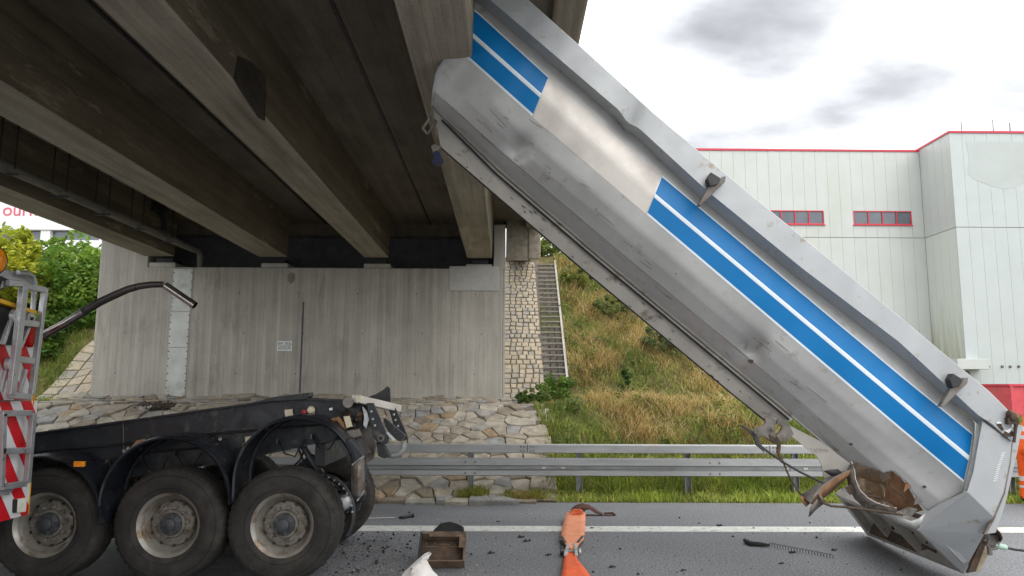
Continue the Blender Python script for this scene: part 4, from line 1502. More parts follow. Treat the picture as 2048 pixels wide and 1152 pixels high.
# bits hanging at the crushed front
for a_, b_ in (((845, 257), (862, 234)), ((862, 234), (873, 243)), ((873, 243), (855, 268)), ((855, 268), (845, 257)), ((866, 212), (861, 236)), ((870, 250), (874, 272))):
    build('front_bracket', MB().bar(P(*a_, 7.0), P(*b_, 7.0), .018, .03, (0, 1, 0)), M_STEEL, tip)
plate('marker_lamp', [(864, 306), (874, 300), (880, 306), (887, 320), (874, 332), (862, 322), (868, 316)], 7.0, .07, plain('dark_blue_plastic', (.008, .012, .05), .5), bevel=.006)
plate('lamp_arm', [(862, 292), (868, 288), (884, 294), (872, 304), (866, 306)], 7.03, .03, M_STEEL)
# rust nicks and scuffs along the rail and shell
rng = random.Random(3)
g = MB()
for k in range(46):
    if k < 30:
        a = rng.uniform(.05, .95); t = rng.uniform(.2, 1)
        q = RES['FB'][int(a * .74 * NA)] * (1 - t) + RES['RB'][int(a * NA)] * t
        yy = ysurf(.53 + .01 * t, a * .8, *q) - .008
        L = rng.uniform(3, 12); hgt = rng.uniform(1, 2.2)
    else:
        a = rng.uniform(.1, .8); b = rng.uniform(4.2, 6.6)
        p_, q = surf(SH, a, b)
        yy = p_.y - .004
        L = rng.uniform(1.5, 4); hgt = rng.uniform(1, 2)
    ex, ey = .77, .638
    pts = [(q[0] - ex * L / 2, q[1] - ey * L / 2), (q[0] + ey * hgt / 2, q[1] - ex * hgt / 2), (q[0] + ex * L / 2, q[1] + ey * L / 2), (q[0] - ey * hgt / 2, q[1] + ex * hgt / 2)]
    g.prism([P(x, y, yy) for x, y in pts], (0, .004, 0))
for (x, y, r_) in ((1502, 722, 7), (1497, 708, 3), (1037, 331, 5), (1702, 889, 5), (1849, 974, 5)):
    a = .5
    best = min(((abs(surf(SH, aa_, bb_)[1][0] - x) + abs(surf(SH, aa_, bb_)[1][1] - y), aa_, bb_) for aa_ in np.linspace(0, 1, 60) for bb_ in np.linspace(3, 7, 20)))
    yy = surf(SH, best[1], best[2])[0].y - .008
    g.prism([P(x + r_ * math.cos(t) * rng.uniform(.6, 1.1), y + r_ * .7 * math.sin(t) * rng.uniform(.6, 1.1), yy) for t in np.linspace(0, 6.28, 10)[:-1]], (0, .004, 0))
build('rust_nicks', g, M_RUSTD, tip)

# ================================================================== TRAILER CHASSIS
YT = 7.2
ch = thing('trailer_chassis', (-2.8, 8.2, 0), 'black three-axle trailer chassis stripped of its tipper body', 'trailer chassis')
WC = [P(x, 1042, YT) for x in (563, 334, 86)]
RW = .53


def wheel(cx, cy, far):
    sgn = -1 if far else 1
    def H(h): return h * sgn
    c = (cx, cy, RW)
    hubm = MB()
    # disc and hub: deep set
    hubm.lathe([(.215, H(.165)), (.205, H(.135)), (.19, H(.128)), (.135, H(.122)), (.125, H(.10)), (.105, H(.098))], c, 40)
    hub = build('wheel', hubm, M_HUB, ch, smooth=True, angle=30)
    cap = MB().lathe([(.106, H(.11)), (.104, H(.075)), (.062, H(.062)), (.058, H(.03)), (.045, H(.022)), (.0001, H(.02))], c, 30)
    for k in range(5):
        a = k * 2 * math.pi / 5 + .3
        cap.box((-.02, -.014, .055), (.02, .014, .10), Matrix.Translation((cx, cy + H(.068), RW)) @ Matrix.Rotation(a, 4, 'Y'))
    build('hub_cap', cap, M_HUBC, hub, smooth=True, angle=30)
    nuts = MB()
    for k in range(10):
        a = k * 2 * math.pi / 10 + .12
        x, z = cx + .155 * math.cos(a), RW + .155 * math.sin(a)
        nuts.lathe([(.019, H(.13)), (.019, H(.10)), (.012, H(.094)), (.011, H(.078)), (.0001, H(.077))], (x, cy, z), 8)
    tag(build('wheel_nuts', nuts, M_HUB, hub), kind='stuff')
    holes = MB()
    for k in range(10):
        a = (k + .5) * 2 * math.pi / 10 + .12
        x, z = cx + .199 * math.cos(a), RW + .199 * math.sin(a)
        holes.lathe([(.018, H(.140)), (.018, H(.1295)), (.0001, H(.1290))], (x, cy, z), 10)
    tag(build('vent_holes', holes, M_BLACK, hub), kind='stuff')
    rimp = [(.262, H(.34)), (.25, H(.2)), (.216, H(.17)), (.25, H(.13)), (.262, H(.06)), (.272, H(.045)), (.285, H(.03)), (.295, H(.018)), (.298, H(.022)), (.298, H(.04))]
    build('rim', MB().lathe(rimp, c, 56), M_RIMW, hub, smooth=True, angle=50)
    # tyre with lugged shoulders and circumferential grooves
    prof = [(.294, .035), (.30, .02), (.33, .006), (.38, -.004), (.43, -.002), (.475, .008), (.505, .022), (.521, .045), (.529, .075)]
    for gx in (.115, .17, .215, .27):
        prof += [(.53, gx - .009), (.518, gx - .007), (.518, gx + .007), (.53, gx + .009)]
    prof += [(.529, .31), (.521, .34), (.505, .363), (.475, .377), (.43, .387), (.33, .379), (.294, .35)]
    n = 144
    vs, fs = [], []
    k_ = len(prof)
    for i in range(n):
        a = 2 * math.pi * i / n
        for j, (r_, h) in enumerate(prof):
            rr = r_
            if j in (6, 7, 8, k_ - 7, k_ - 6, k_ - 5) and i % 3 == 0: rr -= .010
            if rr > .524: rr = min(rr, .53)
            vs.append((cx + rr * math.cos(a), cy + H(h), RW + rr * math.sin(a)))
    for i in range(n):
        i2 = (i + 1) % n
        for j in range(k_ - 1):
            fs.append((i * k_ + j, i * k_ + j + 1, i2 * k_ + j + 1, i2 * k_ + j))
    build('tyre', MB().add(vs, fs), M_TYRE, hub, smooth=True, angle=40)
    g = MB()
    for (r_, hh) in ((.345, .0005), (.462, .0025)):
        g.lathe([(r_ - .004, H(hh + .004)), (r_, H(hh - .0045)), (r_ + .004, H(hh + .004))], c, 56)
    build('sidewall_ring', g, M_TYRE, hub, smooth=True)
    return hub


for c in WC:
    wheel(c.x, YT, False)
    wheel(c.x, YT + 2.12, True)
    g = MB().tube([(c.x, YT + .38, RW), (c.x, YT + 1.74, RW)], .075, 14)
    build('axle', g, M_CHAS, ch, smooth=True)
    for yy in (YT + .40, YT + 1.66):
        g = MB().lathe([(.08, 0), (.21, 0), (.21, .05), (.13, .06), (.12, .12), (.08, .12)], (c.x, yy, RW), 30)
        build('brake_disc', g, M_STEEL, ch, smooth=True, angle=30)
    for yy in (YT + .62, YT + 1.5):
        g = MB().lathe([(.06, -.02), (.12, 0), (.14, .06), (.125, .10), (.14, .15), (.12, .2), (.06, .21)], (c.x + .38, yy, RW + .02), 20, 'Z')
        build('air_bellow', g, M_BLACK, ch, smooth=True)
        g = MB().bar((c.x - .45, yy, RW + .22), (c.x + .45, yy, RW - .06), .09, .10)
        build('trailing_arm', g, M_CHAS, ch, bevel=.01)

top = [(-60, 882), (62, 868), (340, 830), (560, 799), (612, 797), (700, 802), (745, 812)]
bot = [(745, 845), (690, 874), (640, 884), (460, 922), (200, 962), (-60, 1000)]
for Yb, dY in ((7.70, .012), (8.74, .012)):
    o = plate('frame_beam', top + bot, Yb, dY, M_CHAS, ch)
    g = MB()
    for i in range(len(top) - 1):
        a = P(*top[i], Yb); b = P(*top[i + 1], Yb)
        g.bar(a + Vector((0, .02, .0)), b + Vector((0.004, .02, 0)), .15, .018)
    build('beam_flange', g, M_CHAS, o)
    g = MB()
    for i in range(len(bot) - 1):
        a = P(*bot[i], Yb); b = P(*bot[i + 1], Yb)
        g.bar(a + Vector((0, .02, .0)), b + Vector((0.004, .02, 0)), .15, .018)
    build('beam_flange', g, M_CHAS, o)
    if Yb < 8:
        for x, y in ((0, 0),):
            for cx, cy, rr in ((140, 895, 12), (350, 864, 14), (488, 845, 9)):
                g = MB().lathe([(.0001, 0), (rr / 1479 * 7.7, 0), (rr / 1479 * 7.7, .004), (.0001, .004)], P(cx, cy, Yb - .006), 18)
                build('beam_hole', g, M_BLACK, o)
        for x0 in (246, 245):
            pass
        g = MB().tube([P(246, 846, 7.694), P(248, 905, 7.694)], .004, 5)
        build('beam_weld', g, M_STEEL, o)
for px in (60, 240, 440, 640):
    a = P(px, 900, 7.715)
    g = MB().box((a.x - .05, 7.715, a.z - .16), (a.x + .05, 8.735, a.z + .06))
    build('cross_member', g, M_CHAS, ch)
g = MB()
for pts in ([P(40, 905, 7.68), P(200, 893, 7.66), P(420, 868, 7.67), P(640, 850, 7.68)], [P(100, 940, 7.67), P(300, 905, 7.66), P(450, 892, 7.66)],
            [P(590, 880, 7.9), P(610, 930, 7.8), P(640, 960, 7.8)], [P(620, 875, 7.95), P(600, 920, 7.9), P(560, 960, 7.9)]):
    g.tube(pts, .012, 6)
build('air_line', g, M_BLACK, ch, smooth=True)


for k in range(9):
    x0 = 80 + k * 68
    yb = 965 - (x0 - 60) * .125
    build('loose_hose', MB().tube([P(x0, yb - 22, 7.62), P(x0 + 14, yb + 4, 7.58), P(x0 + 34, yb + random.uniform(4, 16), 7.6), P(x0 + 52, yb - 24, 7.63)], .010, 6), M_BLACK, ch, smooth=True)
    build('hose_clip', MB().box(P(x0 - 3, yb - 26, 7.6), P(x0 + 4, yb - 18, 7.69)), M_STEEL, ch)


def mudguard(cx, cy, r, drop_l, drop_r):
    C = P(cx, cy, YT)
    rr = r / 1479 * (YT)
    prof = [(-.05, -.022), (-.055, 0.0), (-.02, .012), (.01, .002), (.045, .016), (.08, .018), (.38, .018), (.43, .016), (.435, -.02)]
    rows = []
    path = []
    nL = 4
    for k in range(nL): path.append((-rr, -drop_l * (1 - k / nL), Vector((-1, 0, 0))))
    for k in range(37):
        a = math.pi - math.pi * k / 36
        path.append((rr * math.cos(a), rr * math.sin(a), Vector((math.cos(a), 0, math.sin(a)))))
    for k in range(1, nL + 1): path.append((rr, -drop_r * k / nL, Vector((1, 0, 0))))
    for x, z, nrm_ in path:
        rows.append([Vector((C.x + x, YT + h, C.z + z)) + nrm_ * d for h, d in prof])
    o = build('mudguard', MB().grid(rows), M_GUARD, ch, smooth=True, angle=60)
    o.modifiers.new('t', 'SOLIDIFY').thickness = .006
    for ang in (50, 128):
        a = R(ang)
        p = Vector((C.x + rr * math.cos(a), YT + .2, C.z + rr * math.sin(a)))
        build('guard_stay', MB().tube([p, (p.x - .02, YT + .5, p.z + .03)], .018, 8), M_CHAS, o)
    return o


mudguard(592, 958, 119, .22, .05)
mudguard(333, 1006, 126, .03, -.0)
mudguard(76, 1044, 125, .02, .0)
# marker light, caps, tags
build('marker_light', MB().box(P(146, 934, 7.10), P(172, 922, 7.14)), M_AMBER, ch, bevel=.006)
for pts, mt_ in (([(569, 820), (584, 818), (586, 836), (571, 838)], M_CREAMPL), ([(490, 874), (509, 871), (508, 886), (491, 890)], M_CREAMPL),
                 ([(658, 817), (664, 815), (665, 820), (659, 821)], M_WBOARD)):
    plate('tag_plate', pts, 7.66, .02, mt_, ch)
build('red_cap', MB().lathe([(.0001, -.05), (.025, -.045), (.03, 0)], P(610, 824, 7.68), 12), M_MAROON, ch, smooth=True)
build('coupling_head', MB().lathe([(.0001, -.06), (.03, -.055), (.042, -.03), (.038, 0)], P(623, 820, 7.68), 14).box(P(617, 832, 7.66), P(629, 825, 7.69)), M_CREAMPL, ch, smooth=True)
build('rusty_clamp', MB().tube(px3([(262, 900), (276, 886), (290, 880)], 7.60), [.02, .03, .016], 8), M_RUST, ch, smooth=True)
g = MB()
for cx, cy in ((248, 902), (256, 897), (268, 893), (425, 880), (432, 886), (440, 878)):
    g.tube([P(cx, cy, 7.55), P(cx, cy, 7.68)], .018, 8)
tag(build('valve_fittings', g, M_STEEL, ch), kind='stuff')
# rear end: loose plate, round tube end, beige tube, torn hinge arms
plate('loose_plate', [(500, 806), (548, 794), (618, 785), (619, 792), (612, 798), (560, 801)], 7.62, .16, M_DARK, ch)
build('round_tube', MB().tube([P(696, 805, 7.48), P(697, 804, 8.9)], .052, 20), M_STEEL, ch, smooth=True)
build('square_tube', MB().bar(P(709, 797, 7.5), P(797, 817, 8.1), .085, .075), M_CREAM, ch, bevel=.006)
plate('tube_end_face', [(710, 792), (721, 790), (722, 803), (712, 806)], 7.44, .012, M_CREAMPL, ch)
plate('rear_fin', [(736, 794), (752, 788), (766, 780), (775, 772), (780, 777), (781, 804), (760, 802)], 8.35, .02, M_DARK, ch)
arm = plate('hinge_arm', [(733, 806), (747, 806), (771, 862), (778, 876), (773, 889), (755, 886), (745, 872)], 7.56, .03, M_CHAS, ch, bevel=.004)
g = MB()
for x, y in ((743, 823), (746, 838), (750, 851)):
    g.lathe([(.0001, -.012), (.011, -.01), (.012, 0)], P(x, y, 7.56), 8)
tag(build('arm_bolts', g, M_ALU, arm), kind='stuff')
build('arm_eye', MB().lathe([(.018, -.02), (.036, -.02), (.036, .0)], P(762, 876, 7.56), 16), M_STEEL, arm, smooth=True)
arm = plate('hinge_arm', [(778, 820), (791, 816), (815, 872), (813, 880), (800, 883), (790, 860)], 7.98, .03, M_CHAS, ch, bevel=.004)
g = MB()
for x, y in ((788, 829), (791, 840), (796, 852)):
    g.lathe([(.0001, -.012), (.012, -.01), (.013, 0)], P(x, y, 7.98), 8)
tag(build('arm_bolts', g, M_ALU, arm), kind='stuff')
build('arm_eye', MB().lathe([(.018, -.02), (.034, -.02), (.034, .0)], P(804, 875, 7.98), 16), M_STEEL, arm, smooth=True)
plate('hinge_link', [(766, 836), (772, 838), (813, 872), (797, 883), (779, 868), (770, 852)], 7.75, .05, M_CHAS, ch, bevel=.004)
plate('bright_strut', [(772, 866), (776, 864), (791, 879), (787, 882)], 7.54, .02, M_ALU, ch)
build('curved_pipe', MB().tube(px3([(768, 902), (776, 909), (788, 911), (800, 907), (807, 896), (808, 884)], 7.9), .032, 10), M_RAIL, ch, smooth=True)
plate('lower_block', [(752, 884), (768, 892), (772, 900), (780, 913), (768, 917), (756, 912)], 7.6, .12, M_DARK, ch, bevel=.006)
plate('rear_plate', [(700, 812), (735, 806), (748, 872), (752, 889), (747, 918), (729, 928), (722, 880), (705, 860)], 7.78, .03, M_STEEL, ch, bevel=.004)
plate('bent_plate', [(724, 812), (733, 822), (738, 840), (732, 858), (726, 850), (728, 834)], 7.6, .03, M_ALU, ch, bevel=.004)
build('rusty_pipe_stub', MB().tube(px3([(664, 841), (676, 838), (684, 848), (690, 860)], 7.5), [.024, .028, .028, .02], 10), M_RUST, ch, smooth=True)
plate('cream_tag', [(687, 833), (698, 832), (704, 853), (693, 856)], 7.46, .03, M_CREAMPL, ch)
g = MB()
rr_ = random.Random(5)
for k in range(14):
    x, y = rr_.uniform(685, 728), rr_.uniform(822, 872)
    g.tube([P(x, y, 7.6), P(x + rr_.uniform(-14, 14), y + rr_.uniform(-14, 14), 7.7), P(x + rr_.uniform(-10, 16), y + rr_.uniform(-4, 22), 7.72)], rr_.uniform(.008, .025), 6)
build('torn_bracketry', g, M_RUSTD, ch, smooth=True)
plate('crumpled_bracket', [(692, 862), (716, 858), (722, 872), (708, 876), (694, 872)], 7.42, .09, M_STEEL, ch, bevel=.006)
plate('guard_extension', [(672, 880), (700, 878), (728, 912), (704, 931), (690, 905)], 7.18, .42, M_GUARD, ch, bevel=.004)
sheet('bent_flap', [[(704, 930, 7.13), (716, 921, 7.13), (728, 912, 7.16)], [(703, 958, 7.11), (716, 950, 7.08), (728, 948, 7.14)], [(704, 985, 7.12), (716, 990, 7.10), (729, 980, 7.15)], [(712, 1003, 7.14), (720, 996, 7.13), (729, 982, 7.16)]], M_STEEL, ch)
build('flap_edge', MB().tube([P(704, 930, 7.12), P(728, 912, 7.15)], .008, 6).tube([P(714, 1002, 7.12), P(729, 981, 7.14)], .008, 6), M_ALU, ch)
build('shock_absorber', MB().tube([P(598, 880, 7.75), P(622, 918, 7.75)], .032, 10).tube([P(618, 912, 7.75), P(650, 962, 7.75)], .045, 10), M_CHAS, ch, smooth=True)
g = MB()
cw = WC[0]
for k in range(9):
    a = R(5 + k * 9)
    g.lathe([(.0001, -.012), (.011, -.01), (.012, .0)], (cw.x + .17 + .40 * math.cos(a), YT + .47, RW + .02 + .40 * math.sin(a)), 8)
tag(build('flange_bolts', g, M_ALU, ch), kind='stuff')
pts = [(cw.x + .17 + .40 * math.cos(R(a)), YT + .5, RW + .02 + .40 * math.sin(R(a))) for a in range(-30, 100, 10)]
build('drum_ring', MB().tube(pts, .03, 8), M_DARK, ch, smooth=True)
build('brake_chamber', MB().lathe([(.0001, 0), (.06, .01), (.075, .05), (.075, .12), (.05, .16), (.0001, .17)], P(683, 1008, 7.52), 16), M_ALU, ch, smooth=True)

# ================================================================== SERVICE TRUCK WITH STRIPED REAR
XV = -4.2
sv = thing('service_truck', (-6.2, 5.6, 0), 'service truck with red and white striped tail boards and a bent steel pipe', 'service truck')
yR = PX(62, 950, XV).y
zb = PX(57, 1028, XV).z; zm = PX(69, 800, XV).z; zl0 = PX(69, 797, XV).z; ztop = PX(76, 640, XV).z; zhi = PX(88, 565, XV).z


def clip_rect(poly, y0, y1, z0, z1):
    def cl(pl, ax, val, keep_less):
        out = []
        for i in range(len(pl)):
            a, b = pl[i], pl[(i + 1) % len(pl)]
            ia = (a[ax] <= val) == keep_less or a[ax] == val; ib = (b[ax] <= val) == keep_less or b[ax] == val
            if ia: out.append(a)
            if ia != ib:
                t = (val - a[ax]) / (b[ax] - a[ax])
                out.append((a[0] + (b[0] - a[0]) * t, a[1] + (b[1] - a[1]) * t))
        return out
    for ax, val, kl in ((0, y0, False), (0, y1, True), (1, z0, False), (1, z1, True)):
        if len(poly) < 3: return []
        poly = cl(poly, ax, val, kl)
    return poly


def striped(name, y0, y1, z0, z1, x, phase):
    b = build(name, MB().box((x - .02, y0, z0), (x, y1, z1)), M_WBOARD, sv)
    per, sl = .29, .72
    k = -3
    for k in range(-2, 40):
        u0 = k * per + phase
        poly = [(u0 - sl * (z1 + .1 - z0), z1 + .1), (u0 + per / 2 - sl * (z1 + .1 - z0), z1 + .1), (u0 + per / 2 + sl * .1, z0 - .1), (u0 + sl * .1, z0 - .1)]
        poly = [(y0 - 1.0 + p, q) for p, q in poly]
        poly = clip_rect(poly, y0, y1, z0, z1)
        if len(poly) >= 3:
            build('red_stripe', MB().prism([(x + .001, p, q) for p, q in poly], (.003, 0, 0)), M_RED, b)
    return b


striped('striped_board', yR - 2.3, yR, zb, zm - .005, XV, .02)
striped('striped_board', yR - 2.3, yR - .01, zm + .005, ztop, XV - .03, .12)
build('box_body', MB().box((-8.6, yR - 2.35, .95), (XV - .06, yR - .06, 2.45)), M_GRAYP, sv, bevel=.03)
build('under_frame', MB().box((-8.4, yR - 1.9, .6), (XV - .1, yR - .5, .945)), M_CHAS, sv)
build('cab', MB().box((-10.6, yR - 2.3, .7), (-8.7, yR - .06, 2.9)), M_WBOARD, sv, bevel=.08)
for xw in (-5.8, -9.6):
    for yw, s_ in ((yR - 2.25, 1), (yR - .1, -1)):
        w_o = build('wheel', MB().lathe([(.0001, .02 * s_), (.2, .03 * s_), (.24, 0), (.27, .01 * s_)], (xw, yw, .48), 28), M_RIMW, sv, smooth=True, angle=40)
        build('tyre', MB().lathe([(.26, .01 * s_), (.36, -.01 * s_), (.45, .02 * s_), (.48, .06 * s_), (.48, .24 * s_), (.26, .27 * s_)], (xw, yw, .48), 36), M_TYRE, w_o, smooth=True, angle=40)


def q(px, py, dx=0.0): return PX(px, py, XV + dx)


def frame(name, pts, wd, dx, mat=None, dep=.045):
    g = MB()
    for a, b in zip(pts[:-1], pts[1:]):
        g.bar(q(*a, dx), q(*b, dx), dep, wd, (0, 1, 0) if abs(a[1] - b[1]) > abs(a[0] - b[0]) else (0, 0, 1))
    return build(name, g, mat or M_ALU, sv, bevel=.004)


# upper ladder frame
frame('ladder_rail', [(49, 563), (22, 790)], .075, .13)
frame('ladder_rail', [(90, 576), (63, 790)], .045, .10)
frame('ladder_rung', [(16, 566), (50, 568)], .05, .13)
frame('ladder_rung', [(52, 573), (89, 580)], .05, .11)
for y in (646, 719, 791):
    frame('ladder_rung', [(44 - (y - 563) * .115, y - 2), (84 - (y - 563) * .115, y + 3)], .055, .11)
# lower ladder frame
frame('guard_frame', [(6, 827), (1, 975)], .05, .10)
frame('guard_frame', [(66, 826), (54, 966)], .05, .10)
for y in (827, 902, 972):
    frame('guard_frame', [(2, y + (2 if y > 950 else 0)), (62 - (y - 826) * .08, y - (5 if y > 950 else 1))], .05, .10)
plate_v = lambda name, pts, dx, th, mat, bevel=.004: build(name, MB().prism([q(x, y, dx) for x, y in pts], (-th, 0, 0)), mat, sv, bevel=bevel)
plate_v('foot_bracket', [(0, 978), (24, 975), (34, 972), (18, 990), (0, 992)], .09, .05, M_ALU)
plate_v('yellow_bar', [(-20, 588), (0, 596), (75, 622), (72, 629), (0, 605), (-20, 598)], .06, .05, M_YELLOW)
plate_v('dark_panel', [(-20, 596), (0, 603), (60, 622), (48, 690), (0, 690), (-20, 690)], .0, .02, M_DARK)
for pts in ([(22, 640), (28, 642), (11, 690), (5, 688)], [(12, 740), (17, 742), (8, 785), (2, 784)], [(60, 650), (64, 652), (46, 696), (42, 694)], [(52, 738), (57, 740), (45, 785), (40, 784)]):
    plate_v('folding_link', pts, .09, .03, M_ALU)
for cx, cy in ((27, 632), (17, 728), (56, 637)):
    o = build('hinge_plate', MB().lathe([(.0001, .03), (.055, .03), (.06, .0)], q(cx, cy, .08), 16, 'X'), M_ALU, sv, smooth=True, angle=30)
    build('hinge_bolt', MB().lathe([(.0001, .045), (.014, .045), (.014, .03)], q(cx, cy, .08), 10, 'X'), M_BLACK, o)
plate_v('tail_lamp', [(62, 655), (72, 652), (74, 675), (66, 696), (60, 690)], .03, .05, M_REDL, .01)
plate_v('side_lamp', [(80, 668), (87, 664), (86, 690), (80, 694)], .05, .05, M_REDL, .01)
plate_v('side_lamp', [(81, 645), (87, 648), (87, 662), (81, 664)], .05, .05, M_AMBER, .006)
plate_v('white_lamp', [(36, 998), (55, 995), (53, 1024), (34, 1026)], .03, .04, M_BRIGHT, .01)
plate_v('lamp_bezel', [(33, 999), (36, 998), (34, 1026), (32, 1025)], .035, .04, M_BLACK)
plate_v('edge_tape', [(61, 965), (63, 965), (58, 1029), (56, 1029)], .004, .004, M_YELLOW, 0)
plate_v('orange_tape', [(70, 775), (72, 776), (68, 812), (66, 806)], .004, .01, M_AMBER, 0)
# amber round lamp and boxes on top
o = build('warning_lamp', MB().lathe([(.115, -.1), (.12, .0), (.105, .02), (.1, .02)], q(-6, 520, .05), 28, 'X'), M_BLACK, sv, smooth=True, angle=40)
build('amber_lens', MB().lathe([(.0001, .045), (.06, .038), (.1, .015)], q(-6, 520, .05), 28, 'X'), M_AMBER, o, smooth=True)
plate_v('lamp_box', [(-20, 552), (4, 552), (19, 560), (6, 580), (-20, 580)], .08, .12, M_DARK)
plate_v('reflector_face', [(6, 562), (16, 561), (7, 576), (1, 577)], .085, .01, M_ALU)
plate_v('top_housing', [(-20, 538), (12, 538), (50, 546), (68, 556), (68, 574), (-20, 570)], -.12, .2, M_GRAYP, .02)
build('top_hoop', MB().tube([q(36, 545, -.06), q(56, 547, -.06), q(66, 553, -.06), q(70, 566, -.06), q(66, 618, -.06), q(60, 650, -.06)], .022, 10), M_ALU, sv, smooth=True)
# bent discharge pipe beside it
YP = yR + .12
build('bent_pipe', MB().tube([P(x, y, YP) for x, y in ((-30, 742), (40, 698), (85, 672), (130, 647), (172, 621))], .037, 16), M_CHROME, sv, smooth=True)
pp = [(170, 622), (200, 604), (230, 590), (255, 579), (280, 572), (305, 569), (327, 569)]
build('bent_pipe', MB().tube([P(x, y, YP) for x, y in pp], [.037, .038, .037, .035, .033, .031, .029], 16), M_TUBED, sv, smooth=True)
build('pipe_collar', MB().tube([P(167, 624, YP), P(173, 620, YP)], .042, 16), M_DARK, sv, smooth=True)
build('pipe_end', MB().tube([P(331, 571, YP), P(390, 611, YP)], .036, 16, False).tube([P(331.5, 571.3, YP), P(389.8, 610.8, YP)], .033, 16, False), M_CHROME, sv, smooth=True, fix=False)
build('pipe_bracket', MB().box(PX(20, 700, XV - .2), P(40, 690, YP)), M_ALU, sv)

# ================================================================== VEGETATION
def tint_mesh(name, V, F3, F4, tint, mat, parent=None):
    """mesh from numpy arrays with one colour per vertex"""
    me = bpy.data.meshes.new(name)
    n3, n4 = len(F3), len(F4)
    me.vertices.add(len(V))
    me.vertices.foreach_set('co', np.asarray(V, np.float32).ravel())
    me.loops.add(n3 * 3 + n4 * 4)
    lv = np.concatenate([np.asarray(F4, np.int32).ravel(), np.asarray(F3, np.int32).ravel()])
    me.loops.foreach_set('vertex_index', lv)
    me.polygons.add(n3 + n4)
    st = np.concatenate([np.arange(n4) * 4, n4 * 4 + np.arange(n3) * 3]).astype(np.int32)
    me.polygons.foreach_set('loop_start', st)
    me.update(calc_edges=True)
    at = me.attributes.new('tint', 'FLOAT_COLOR', 'POINT')
    c4 = np.c_[tint, np.ones(len(tint))].astype(np.float32)
    at.data.foreach_set('color', c4.ravel())
    return link(name, me, mat, parent)


def blades(name, base, h, wd, lean, col, mat=None, parent=None):
    """bent grass blades: base (N,3), height, width, lean (N) and colour (N,3)"""
    N = len(base)
    az = RNG.uniform(0, 2 * np.pi, N)
    la = RNG.uniform(0, 2 * np.pi, N)
    sx = np.c_[np.cos(az), np.sin(az), np.zeros(N)] * wd[:, None] / 2
    ld = np.c_[np.cos(la), np.sin(la), np.zeros(N)]
    up = np.array([0, 0, 1.0])
    mid = base + up * (h * .6)[:, None] + ld * (h * lean * .35)[:, None]
    tip_ = base + up * (h * (1 - .35 * np.minimum(lean, 2) ** 1.2 * .5))[:, None] + ld * (h * lean)[:, None]
    V = np.stack([base - sx, base + sx, mid - sx * .8, mid + sx * .8, tip_], 1).reshape(-1, 3)
    o = np.arange(N)[:, None] * 5
    F4 = o + np.array([0, 1, 3, 2])
    F3 = o + np.array([2, 3, 4])
    return tint_mesh(name, V, F3, F4, np.repeat(col, 5, 0), mat or M_GRASS, parent)


def patch(x, y, s=1.0, ph=0.0):
    return (np.sin(x * 1.3 * s + ph) * np.sin(y * 1.1 * s + 1.3 * ph) + .6 * np.sin(x * 2.9 * s + y * 1.7 * s + ph) + .4 * np.sin(x * 5.3 * s - y * 4.1 * s + 2 * ph)) / 2


def hts(xs_, ys_):
    return np.array([height(a, b) for a, b in zip(xs_, ys_)])


def lerp3(c0, c1, t):
    return np.array(c0)[None] * (1 - t[:, None]) + np.array(c1)[None] * t[:, None]


def grass(name, x0, x1, y0, y1, N, hmean, wmean, greens, straw, strawness, keep=None, kind_ph=0.0):
    x = RNG.uniform(x0, x1, N); y = RNG.uniform(y0, y1, N)
    if keep is not None:
        k = keep(x, y); x, y = x[k], y[k]
    N = len(x)
    p = patch(x, y, 1.0, kind_ph)
    t = np.clip(strawness(x, y) + .55 * p + RNG.normal(0, .16, N), 0, 1)
    g1 = lerp3(greens[0], greens[1], np.clip(.5 + .5 * patch(x, y, 1.7, kind_ph + 2) + RNG.normal(0, .2, N), 0, 1))
    c = g1 * (1 - t[:, None]) + np.array(straw)[None] * t[:, None]
    c *= RNG.uniform(.62, 1.6, N)[:, None]
    hh = hmean * RNG.uniform(.5, 1.5, N) * (1 + .45 * patch(x, y, 2.3, kind_ph + 5))
    ww = wmean * RNG.uniform(.6, 1.4, N)
    ln = RNG.uniform(.1, .9, N) + t * RNG.uniform(.1, 1.3, N)
    base = np.c_[x, y, hts(x, y) - .02]
    return tag(blades(name, base, hh, ww, ln, c), kind='stuff')


GREEN = ((0.11, 0.155, 0.035), (0.22, 0.25, 0.07))
STRAW = (0.46, 0.36, 0.19)


def not_stair(x, y): return ~((x < 1.76) & (y > 17.35)) & (x > np.interp(y, [12, 14, 17.4], [.72, .85, .6]))


grass('bank_grass', 0.7, 12.5, 12.5, 27, 125000, .17, .018, GREEN, STRAW, lambda x, y: np.clip((y - 14.2) * .2, -.25, .30) + .3 * patch(x, y, 2.2, 1.1), not_stair, 0.4)
grass('verge_grass', 0.5, 14.5, 12.17, 13.6, 42000, .13, .013, ((0.17, 0.26, 0.045), (0.36, 0.42, 0.085)), (0.48, 0.42, 0.18), lambda x, y: .12 + 0 * x, lambda x, y: x > .75 + .3 * np.sin(y * 9), 1.7)
grass('left_grass', -17, -9.3, 12.6, 20, 36000, .17, .016, ((0.10, 0.17, 0.03), (0.20, 0.25, 0.045)), STRAW, lambda x, y: .05 + 0 * x, lambda x, y: x < np.interp(y, [12.2, 14.7, 17.5, 20], [-8.8, -9.4, -10.3, -10.9]), 3.1)
for i, (px, wdt, N, hh) in enumerate(((947, 26, 900, .17), (905, 34, 700, .12), (1003, 20, 350, .11), (1052, 40, 900, .13), (868, 26, 350, .09))):
    xc = (px - 1010) / 1479 * 12.1 + .118; ww = wdt / 1479 * 12
    grass('weed_tuft', xc - ww, xc + ww, 12.2, 12.5, N, hh, .011, ((0.10, 0.17, 0.03), (0.20, 0.23, 0.05)), (0.36, 0.22, 0.08), lambda x, y: .25 + 0 * x, None, i * 1.1)

